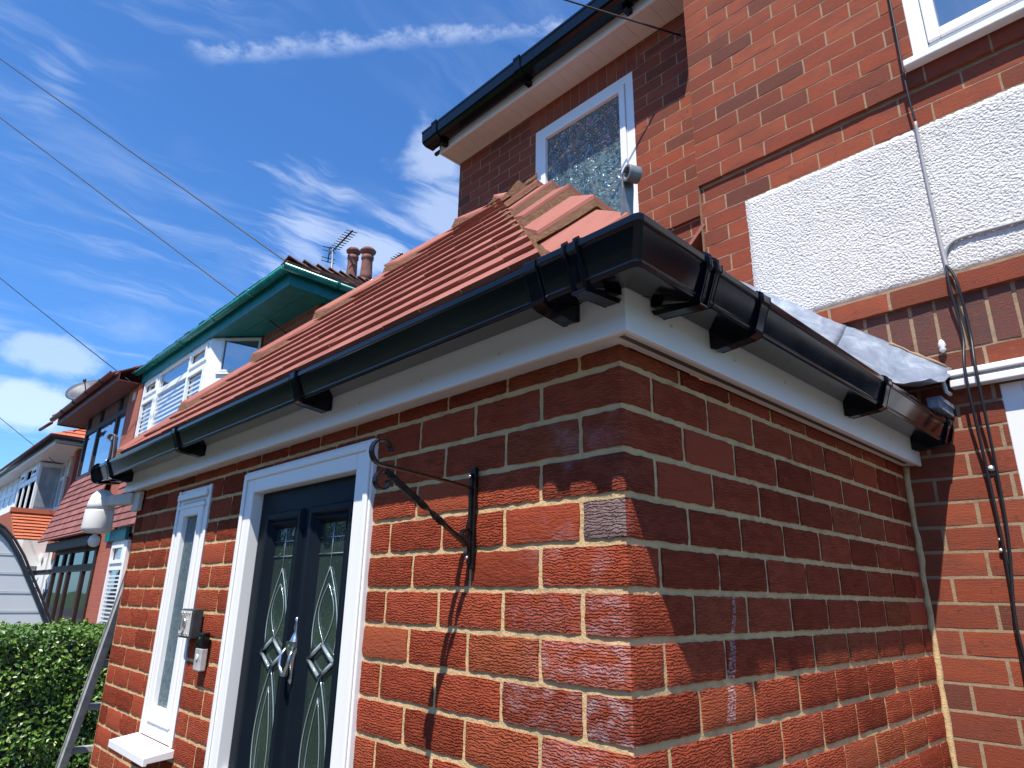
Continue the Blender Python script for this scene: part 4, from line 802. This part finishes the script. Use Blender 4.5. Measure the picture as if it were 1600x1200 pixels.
# ------------------------------------------------------------------ NEIGHBOURS
FB=farbrick('neighbour_brick',(.33,.085,.05),(.25,.06,.04),(.36,.27,.18)); M['fb']=FB
FB2=farbrick('neighbour_brick_plain',(.40,.105,.06),(.36,.09,.052),(.38,.16,.10)); M['fb2']=FB2
def wbars(parent,plane,uu,zz,y,w_,matn,glass,name,blind=None,skip=(),dep=.06,gd=.03,uax='x',cuts=None):
    """mullioned window: uu,zz bar centre lines"""
    q=MB(); a,b_=uu[0],uu[-1]; c_,dd=zz[0],zz[-1]
    def bx(mb,a,b_,y0,y1,c_,dd):
        if uax=='x': mb.box(a,b_,y0,y1,c_,dd)
        else: mb.box(y0,y1,a,b_,c_,dd)
    sg=1 if uax=='x' else -1
    for u in uu: bx(q,u-w_/2,u+w_/2,y,y+sg*dep,c_,dd)
    for z in zz:
        for u0_,u1_ in zip(uu[:-1],uu[1:]): bx(q,u0_+w_/2+.001,u1_-w_/2-.001,y+sg*.002,y+sg*(dep-.002),z-w_/2,z+w_/2)
    o=q.build(name,matn,parent)
    for i,(u0_,u1_) in enumerate(zip(uu[:-1],uu[1:])):
        for j,(z0_,z1_) in enumerate(zip(zz[:-1],zz[1:])):
            # opening sash border on small lights
            if (i,j) in skip:
                s_=MB(); k=w_*.55; A,B,Cc,Dd=u0_+w_/2,u1_-w_/2,z0_+w_/2,z1_-w_/2
                for r_ in((A,A+k,Cc,Dd),(B-k,B,Cc,Dd),(A+k,B-k,Dd-k,Dd),(A+k,B-k,Cc,Cc+k)): bx(s_,r_[0],r_[1],y-sg*.02,y+sg*.02,r_[2],r_[3])
                s_.build('opening_sash',matn,o)
    g=MB()
    if uax=='x': g.add([(a,y+gd,c_),(b_,y+gd,c_),(b_,y+gd,dd),(a,y+gd,dd)],[(0,1,2,3)])
    else: g.add([(y-gd,a,c_),(y-gd,b_,c_),(y-gd,b_,dd),(y-gd,a,dd)],[(0,1,2,3)])
    g.build('window_glass',glass,o)
    if blind:
        s_=MB(); z=blind[0]
        while z<blind[1]: 
            if uax=='x': s_.box(a+w_/2,b_-w_/2,y+gd-.006,y+gd-.002,z,z+blind[2]*.38)
            z+=blind[2]
        s_.build('blind','blind',o)
    return o
semi=thing('semi_house','neighbouring brick house with teal eaves, white bay window and chimney','house',(-9,5,0))
YB=2.0
q=MB(); q.box(-12.1,-6.45,2.5,9.5,0,5.22); q.build('wall','fb',semi)
q=MB(); q.box(-12.42,-11.66,1.98,2.52,0,5.20); q.build('pier','fb2',semi)
q=MB(); q.box(-12.16,-11.98,1.972,1.979,4.97,5.12); q.build('air_brick','cream',semi)
q=MB(); q.add([(-11.65,2.02,2.6),(-8.7,2.02,2.6),(-8.15,2.49,2.6),(-11.65,2.49,2.6),(-11.65,2.02,4.0),(-8.7,2.02,4.0),(-8.15,2.49,4.0),(-11.65,2.49,4.0)],[(0,1,5,4),(1,2,6,5),(4,5,6,7),(3,2,1,0),(0,4,7,3)]); bay=q.build('bay','whiteold',semi)
hg=MB(); slope(hg,(-11.65,1.86,2.68),(-8.6,1.86,2.68),(-11.65,2.0,3.98),(-8.66,2.0,3.98),.085,.19,.022); slope(hg,(-8.6,1.86,2.68),(-7.95,2.45,2.68),(-8.66,2.0,3.98),(-8.12,2.45,3.98),.085,.19,.022); hg.build('hung_tiles','hung',semi)
wbars(semi,'y',[-11.60,-10.83,-9.42,-8.66],[4.0,4.86,5.20],YB,.085,'white','glass','bay_window',blind=(4.04,4.80,.075),skip=((0,1),(2,1),(0,0),(2,0)))
q=MB(); q.add([(-8.615,2.0,4.0),(-8.05,2.49,4.0),(-8.05,2.49,5.21),(-8.615,2.0,5.21),(-8.75,2.06,4.0),(-8.19,2.52,4.0),(-8.19,2.52,5.21),(-8.75,2.06,5.21)],[(0,1,2,3),(7,6,5,4),(0,4,5,1),(3,2,6,7)]); q.build('bay_cheek','white',semi)
e_=Vector((.565,.49,0)).normalized(); nn=Vector((e_.y,-e_.x,0)); c0=Vector((-8.615,2.0,0))
q=MB(); pA=c0+e_*.22+nn*.004; pB=c0+e_*.72+nn*.004
q.add([pA+Vector((0,0,4.72)),pB+Vector((0,0,4.72)),pB+Vector((0,0,5.16)),pA+Vector((0,0,5.16))],[(0,1,2,3)]); sg_=q.build('cheek_window','glass',semi)
q=MB(); 
for a_,b2,z0_,z1_ in((.19,.22,4.70,5.19),(.72,.75,4.70,5.19),(.22,.72,4.69,4.72),(.22,.72,5.16,5.19),(.14,.80,4.655,4.685)):
    A_=c0+e_*a_;B2=c0+e_*b2; q.slab([A_+nn*.03+Vector((0,0,z0_)),B2+nn*.03+Vector((0,0,z0_)),B2+nn*.03+Vector((0,0,z1_)),A_+nn*.03+Vector((0,0,z1_))],.03)
q.build('cheek_frame','whiteold',sg_)
q=MB(); q.box(-11.75,-6.2,1.97,1.99,5.21,5.42); q.box(-6.22,-6.2,1.9905,9.5,5.21,5.42); q.build('fascia','teal',semi)
q=MB(); 
x=-11.75
while x<-6.25: q.box(x,min(x+1.1,-6.221)-.006,1.9905,2.24,5.222,5.23); q.box(x,min(x+1.1,-6.221)-.006,2.246,2.52,5.222,5.23); x+=1.1
q.box(-6.45,-6.225,2.53,9.5,5.222,5.23); q.box(-11.75,-6.225,1.9905,9.4,5.2305,5.25); q.build('soffit','teal',semi)
def hround(mb,p0,p1,outv,r=.06,n=9):
    p0=Vector(p0);p1=Vector(p1);o=Vector(outv); vs=[]
    for p_ in(p0,p1):
        for k in range(n): a=math.pi*k/(n-1); vs.append(p_+o*(-math.cos(a))*r-Vector((0,0,1))*math.sin(a)*r)
        for k in range(n): a=math.pi*(n-1-k)/(n-1); vs.append(p_+o*(-math.cos(a))*r*.88-Vector((0,0,1))*math.sin(a)*r*.88)
    m_=2*n; mb.add(vs,[(k,(k+1)%m_,m_+(k+1)%m_,m_+k) for k in range(m_)]+[tuple(range(m_))[::-1],tuple(range(m_,2*m_))],0,True)
q=MB(); hround(q,(-11.8,1.90,5.40),(-6.12,1.90,5.40),(0,-1,0)); hround(q,(-6.12,1.84,5.40),(-6.12,9.5,5.40),(1,0,0)); tg=q.build('gutter','tealg',semi)
for x in(-10.9,-9.6,-8.3,-7.1): q=MB(); hround(q,(x-.03,1.90,5.40),(x+.03,1.90,5.40),(0,-1,0),.069); q.build('gutter_clip','tealg',tg)
q=MB(); hround(q,(-6.12,2.5,5.40),(-6.12,2.56,5.40),(1,0,0),.069); q.build('gutter_clip','tealg',tg)
rt_=MB(); RZ=5.425; kk=.60; ex,ey=-6.10,1.88; rl=3.9
slope(rt_,(-12.05,ey,RZ),(ex,ey,RZ),(-12.05,ey+rl,RZ+kk*rl),(ex-rl,ey+rl,RZ+kk*rl),.075,.2,.03,jit=.008)
slope(rt_,(ex,ey,RZ),(ex,9.6,RZ),(ex-rl,ey+rl,RZ+kk*rl),(ex-rl,ey+rl+.02,RZ+kk*rl),.075,.2,.03,jit=.008)
rt_.add([(-12.05,ey+.03,RZ-.02),(ex-.03,ey+.03,RZ-.02),(ex-rl,ey+rl,RZ+kk*rl-.03),(-12.05,ey+rl,RZ+kk*rl-.03),(ex-.03,9.5,RZ-.02),(-12.05,9.5,RZ-.02)],[(0,1,2,3),(1,4,2),(2,4,5,3)]); 
rf_=rt_.build('roof','oldtile',semi)
t=MB();mo=MB(); ps=[]; n_=11
for i in range(n_):
    A_=Vector((ex,ey,RZ)).lerp(Vector((ex-rl,ey+rl,RZ+kk*rl)),i/n_); B2=Vector((ex,ey,RZ)).lerp(Vector((ex-rl,ey+rl,RZ+kk*rl)),(i+1)/n_); ps.append((A_,B2,.11,.05,(-.13,0,-.02),(0,.13,-.02)))
hiptiles(t,mo,ps,0,0,0,0); o=t.build('hip_tiles','oldtile',rf_); 
ch=MB(); ch.box(-13.25,-11.35,5.75,6.5,5.5,8.42); ch.box(-13.3,-11.3,5.7,6.55,8.4205,8.52); chim=ch.build('chimney','fb',semi)
pf=MB(); pf.add([(-13.25,5.75,8.521),(-11.35,5.75,8.521),(-11.35,6.5,8.521),(-13.25,6.5,8.521),(-12.9,5.95,8.80),(-11.5,5.95,8.66),(-11.5,6.3,8.66),(-12.9,6.3,8.80)],[(0,1,5,4),(1,2,6,5),(2,3,7,6),(3,0,4,7),(4,5,6,7)]); pf.build('flaunching','mort3',chim)
for (px,pz,hh,rr) in((-12.30,8.74,.80,.135),(-11.62,8.62,.66,.145)):
    q=MB(); q.lathe((px,6.1,pz),[(rr*1.05,0),(rr*.98,.15),(rr*.88,hh*.7),(rr*.86,hh-.1),(rr*1.0,hh-.08),(rr*1.0,hh),(rr*.8,hh)],20); q.lathe((px,6.1,pz+hh),[(rr*.8,0),(rr*.78,.06),(rr*1.25,.10),(rr*1.3,.14),(rr*.9,.2),(rr*.2,.22)],20); q.build('chimney_pot','pot',chim)
# aerials
def aerial(base,top,dirv,L,label,n=9,el=.13,bowtie=True):
    th=thing('tv_aerial',label,'aerial',base); base=Vector(base);top=Vector(top);dirv=Vector(dirv).normalized()
    q=MB(); q.tube([base,top],.028,8); q.obox(base+Vector((0,0,.1)),(.12,0,0),(0,.03,0),(0,0,.02)); q.build('mast','galv',th)
    q=MB(); a=top-Vector((0,0,.05))-dirv*.35; b=a+dirv*L; q.tube([a,b],.02,6); q.build('boom','iron',th)
    sd_=dirv.cross(Vector((0,0,1))).normalized()
    for i in range(n): q=MB(); p_=a+dirv*(.55+(L-.6)*i/(n-1)); q.tube([p_-sd_*el,p_+sd_*el],.012,5); q.build('element','iron',th)
    if bowtie:
        q=MB(); q.tube([a+Vector((0,0,-.22)),a+Vector((0,0,.22))],.014,5)
        for z in(-.2,-.1,.1,.2): q.tube([a-sd_*.17+Vector((0,0,z)),a+sd_*.17+Vector((0,0,z))],.012,5)
        q.build('reflector','iron',th)
    return th
aerial((-13.05,6.0,8.5),(-13.18,6.0,10.05),(.93,-.2,-.12),1.9,'tall television aerial on a mast beside the two chimney pots')
aerial((-12.6,7.6,8.6),(-13.0,7.6,10.3),(.93,-.1,-.05),1.0,'small television aerial whose tip shows behind the right chimney pot',n=4,el=.11,bowtie=False)
# N2
bh=thing('brown_house','neighbouring house with brown framed windows and overhanging brown eaves','house',(-14,5,0))
q=MB(); q.box(-16.1,-12.43,2.3,9.5,0,5.22); q.build('wall','fb',bh)
q=MB(); q.box(-15.5,-12.43,2.03,2.2995,2.6,4.0); q.build('bay','fb2',bh)
wbars(bh,'y',[-15.42,-14.44,-13.10,-12.47],[3.92,4.90,5.25],YB,.10,'brown','glass','bay_window')
q=MB(); q.box(-15.47,-15.37,2.06,2.29,3.9,5.22); q.build('bay_cheek','brown',bh)
q=MB(); q.box(-16.5,-11.85,1.62,1.645,5.20,5.36); q.box(-16.5,-16.475,1.6455,9.4,5.20,5.36); q.box(-16.47,-11.85,1.6455,2.45,5.22,5.235); q.build('eaves','brownp',bh)
q=MB(); hround(q,(-16.7,1.55,5.36),(-11.85,1.55,5.36),(0,-1,0)); tg=q.build('gutter','brownp',bh)
for x in(-15.6,-14.6,-13.6,-12.6): q=MB(); hround(q,(x-.04,1.55,5.36),(x+.04,1.55,5.36),(0,-1,0),.07); q.build('gutter_clip','brown',tg)
q=MB(); q.tube([(-16.4,1.5,5.22),(-17.3,1.45,5.20)],.035,8); q.build('loose_pipe','brownp',tg)
rt_=MB(); slope(rt_,(-16.55,1.56,5.36),(-12.06,1.56,5.36),(-16.55+3.5,ey+rl,RZ+kk*rl),(-12.06,ey+rl,RZ+kk*rl),.08,.2,.03,jit=.006); slope(rt_,(-16.55,9.5,5.40),(-16.55,1.5,5.40),(-13.05,ey+rl+.02,RZ+kk*rl),(-13.05,ey+rl,RZ+kk*rl),.08,.2,.03,jit=.006)
rt_.add([(-16.5,1.55,5.38),(-12.06,1.55,5.38),(-12.06,ey+rl,RZ+kk*rl-.03),(-13.05,ey+rl,RZ+kk*rl-.03),(-16.5,9.4,5.38)],[(0,1,2,3),(0,3,4)]); rt_.build('roof','hung',bh)
hg=MB(); slope(hg,(-15.85,1.70,2.70),(-12.3,1.70,2.70),(-15.5,1.99,3.88),(-12.43,1.99,3.88),.10,.19,.024); 
hg.slab([(-15.9,1.66,2.66),(-12.28,1.66,2.66),(-12.28,1.70,2.70),(-15.9,1.70,2.70)],.03)
slope(hg,(-15.85,2.3,2.70),(-15.85,1.70,2.70),(-15.5,2.3,3.88),(-15.5,1.99,3.88),.10,.19,.024); hg.build('hung_tiles','hung',bh)
q=MB(); q.box(-15.6,-12.35,1.78,2.02,2.46,2.62); q.build('porch_beam','brown',bh)
o=wbars(bh,'y',[-15.45,-14.75,-14.2,-13.15,-12.45],[.05,2.12,2.46],1.95,.12,'brown','gdark','entrance_screen')
q=MB(); q.box(-14.0,-13.35,2.08,2.12,.2,1.95); q.build('door_panel','whiteold',o)
wbars(semi,'y',[-11.62,-10.86],[1.0,2.10,2.49],1.985,.10,'white','glass','lower_window',blind=(1.05,2.0,.06),skip=((0,1),))
q=MB(); q.box(-11.95,-10.8,1.93,1.98,2.50,2.68); q.build('teal_beam','teal',semi)
q=MB(); q.box(-11.65,-8.2,2.06,2.49,0,2.6); q.build('lower_bay','fb2',semi)
# N3
wh=thing('white_house','farther house with white bay window, white soffit and orange tiled roof','house',(-21,5,0))
q=MB(); q.box(-28,-17.6,2.55,9.5,0,4.95); q.build('wall','fb',wh)
q=MB(); q.box(-17.75,-17.5,2.3,2.5495,2.4,4.9); q.build('pier','fb2',wh)
q=MB(); q.box(-22.6,-20.0,2.03,2.549,2.3,4.9); q.build('bay','white',wh)
wbars(wh,'y',[-22.5,-21.7,-20.9,-20.05],[3.6,4.5,4.88],YB,.14,'white','pglass','bay_window',skip=((2,1),(0,1)))
wbars(wh,'x',[2.06,2.48],[3.75,4.78],-19.99,.09,'white','pglass','bay_cheek_window',uax='y',dep=.008,gd=-.02)
wbars(wh,'y',[-27.6,-26.6,-25.6,-24.6,-23.7],[3.6,4.5,4.88],2.1,.12,'white','pglass','far_window')
q=MB(); q.box(-28,-23.4,2.12,2.549,3.5,4.9); q.build('far_bay','white',wh)
wbars(wh,'y',[-20.35,-19.5],[3.72,4.5,4.9],2.50,.10,'white','pglass','small_window')
q=MB(); q.box(-18.9,-18.65,2.42,2.549,4.45,4.9); q.build('boxed_pipe','cream',wh)
q=MB(); q.box(-28.5,-17.2,1.78,1.80,4.93,5.05); q.box(-28.5,-17.2,1.8005,2.56,4.935,4.95); q.box(-17.22,-17.2,1.8005,9.5,4.93,5.05); q.build('soffit','white',wh)
q=MB(); hround(q,(-28.5,1.72,5.07),(-17.15,1.72,5.07),(0,-1,0)); hround(q,(-17.13,1.68,5.07),(-17.13,9.5,5.07),(1,0,0)); q.build('gutter','gut',wh)
rt_=MB(); slope(rt_,(-28.5,1.65,5.1),(-17.1,1.65,5.1),(-28.5,5.4,7.0),(-20.9,5.4,7.0),.07,.3,.03); slope(rt_,(-17.1,1.65,5.1),(-17.1,9.2,5.1),(-20.9,5.4,7.0),(-20.9,5.42,7.0),.07,.3,.03); rt_.build('roof','otile',wh)
cp=MB(); slope(cp,(-17.6,1.50,2.80),(-17.6,2.34,2.80),(-17.95,1.36,3.42),(-17.95,2.34,3.42),.115,.3,.035,jit=.003); 
cp.add([(-17.62,1.50,2.79),(-17.95,1.36,3.41),(-23.5,1.36,3.41),(-23.9,1.50,2.79),(-17.62,2.34,2.79),(-17.95,2.34,3.41)],[(0,1,2,3),(0,4,5,1)])
cp.obox((-17.95,1.85,3.45),(.07,0,0),(0,.50,0),(0,0,.05)); cp.build('porch_canopy','otile',wh)
q=MB(); q.box(-21.2,-17.7,2.48,2.549,.2,2.6); o=q.build('entrance','inside',wh)
for i,(a_,b2) in enumerate(((-21.1,-20.2),(-20.0,-19.0),(-18.8,-17.95))):
    q=MB(); 
    q.box(a_,b2,2.44,2.479,2.20,2.60); q.box(a_,b2,2.44,2.479,.4,2.08); q.build('white_door_panel','white',o)
    q=MB(); c_=(a_+b2)/2; q.add([(c_,2.436,2.28),(c_+.14,2.436,2.40),(c_,2.436,2.52),(c_-.14,2.436,2.40)],[(0,1,2,3)]); q.tube([(c_-.2,2.436,1.75),(c_-.1,2.436,1.5),(c_,2.436,1.75),(c_+.1,2.436,1.5),(c_+.2,2.436,1.75)],.02,6); q.tube([(c_,2.436,1.75),(c_-.12,2.436,1.95),(c_,2.436,2.05),(c_+.12,2.436,1.95),(c_,2.436,1.75)],.015,6); q.build('leaded_motif','gutdull',o)
q=MB(); q.box(-17.9,-17.6,2.40,2.549,.2,2.6); q.build('timber_post','brownp',wh)
ch=MB(); ch.box(-52.5,-50,4.8,5.8,5,8.7); ch.box(-58,-50.5,3,9,0,6.2); fc=ch.build('far_house','fb'); setp(fc,label='distant house top with two chimney pots at the far left edge',category='house')
for x in(-55.0,-52.2): pass
q=MB(); 
for x,zz in((-51.9,8.9),(-50.6,8.9)): q.lathe((x,5.2,zz-.25),[(.28,0),(.25,.5),(.3,.55),(.3,.65)],12)
W[fc.name]=Vector((0,0,0)); q.build('chimney_pot','pot',fc)
# dish
ds=thing('satellite_dish','grey satellite dish above the brown eaves','satellite dish',(-17.7,2.4,5.6))
q=MB(); dc=Vector((-18.0,2.4,6.40)); ax=Vector((.55,-.55,.62)).normalized(); e1=ax.cross(Vector((0,0,1))).normalized(); e2=ax.cross(e1); vs=[]; n_=24
for r_ in(0.001,.12,.25,.36,.45):
    for k in range(n_): a=2*math.pi*k/n_; vs.append(dc+e1*math.cos(a)*r_*1.2+e2*math.sin(a)*r_+ax*(r_*r_*.6))
q.add(vs,[(i*n_+k,i*n_+(k+1)%n_,(i+1)*n_+(k+1)%n_,(i+1)*n_+k) for i in range(4) for k in range(n_)],0,True); o=q.build('reflector','dish',ds); s_=o.modifiers.new('s','SOLIDIFY'); s_.thickness=.03
q=MB(); q.tube([dc-ax*.03,dc-ax*.3,dc-ax*.3-Vector((0,0,.9))],.04,8); q.build('mount','dish',ds)
q=MB(); q.tube([dc-Vector((0,0,.3))+ax*.05,dc+ax*.42],.014,6); q.lathe(dc+ax*.42,[(.03,-.04),(.04,.0),(.03,.04)],10); q.build('feed_arm','gutdull',ds)
# camper
cv=thing('curved_trailer','pale grey curved panelled trailer with dark edge trim behind the hedge','trailer',(-10,-.5,0))
pr=[(.90,.0),(.90,1.15),(.84,1.32),(.74,1.50),(.64,1.68),(.53,1.87),(.40,2.10),(.28,2.27),(.155,2.40),(-.05,2.53),(-.35,2.62),(-1.2,2.66),(-1.6,2.55),(-1.9,2.2),(-2.0,1.5),(-2.0,0)]
q=MB(); n_=len(pr); vs=[(-9.0,y,z) for y,z in pr]+[(-11.6,y,z) for y,z in pr]
q.add(vs,[tuple(range(n_)),tuple(range(n_,2*n_))[::-1]]+[(i,n_+i,n_+i+1,i+1) for i in range(n_-1)]); q.build('shell','camper',cv)
q=MB(); q.tube([(-8.985,y,z) for y,z in pr],.026,8); q.tube([(-8.975,y+.042,z+.016) for y,z in pr],.015,8,1); q.build('edge_trim',['trim','gutdull'],cv)
q=MB()
for z in(1.5,1.71,1.92,2.13,2.34):
    yr=np.interp(z,[p_[1] for p_ in pr[1:10]],[p_[0] for p_ in pr[1:10]]); q.box(-8.995,-8.992,-1.9,yr-.03,z-.005,z+.005)
q.build('panel_seams','seam',cv)
# ------------------------------------------------------------------ overhead wires
def wire(label,A_,B_,sag,r=.009):
    A_=Vector(A_);B_=Vector(B_); q=MB(); pts=[A_.lerp(B_,i/30)+Vector((0,0,-4*sag*(i/30)*(1-i/30))) for i in range(31)]; q.tube(pts,r,6); o=q.build('overhead_wire','cable'); setp(o,label=label,category='wire',group='overhead telephone wires'); return o
wire('uppermost of the overhead wires, ending at the corner of the teal eaves',(-14.0, -2.65, 12.25),(-6.6, 2.24, 5.65),0.0)
wire('second overhead wire from the top, crossing in front of the teal eaves',(-14.0, -2.41, 11.16),(-7.0, 2.62, 4.83),0.0)
wire('third overhead wire, running down to the brick pier between the bays',(-20.0, -2.04, 10.91),(-11.95, 1.86, 5.25),0.05)
wire('lowest short overhead wire beside the white cloud at the left edge',(-28.0, -1.35, 9.65),(-19.0, 2.18, 4.76),0.05)
wire('thin wire coming down from the sky to the upper soffit beside the bay wall',(-5.7,-3.6,7.44),(-0.89,1.95,5.09),0.0,.006)
q=MB(); q.tube([(-0.89, 1.97, 5.1),(-.84,1.985,5.06),(-.86,1.99,4.99),(-.835,2.0,4.90),(-.85,2.005,4.80)],.005,6); q.tube([(-.80,2.0,5.17),(-.86,1.95,5.13),(-.80,1.99,5.05)],.006,6); q.build('wire_hook','cable',house)
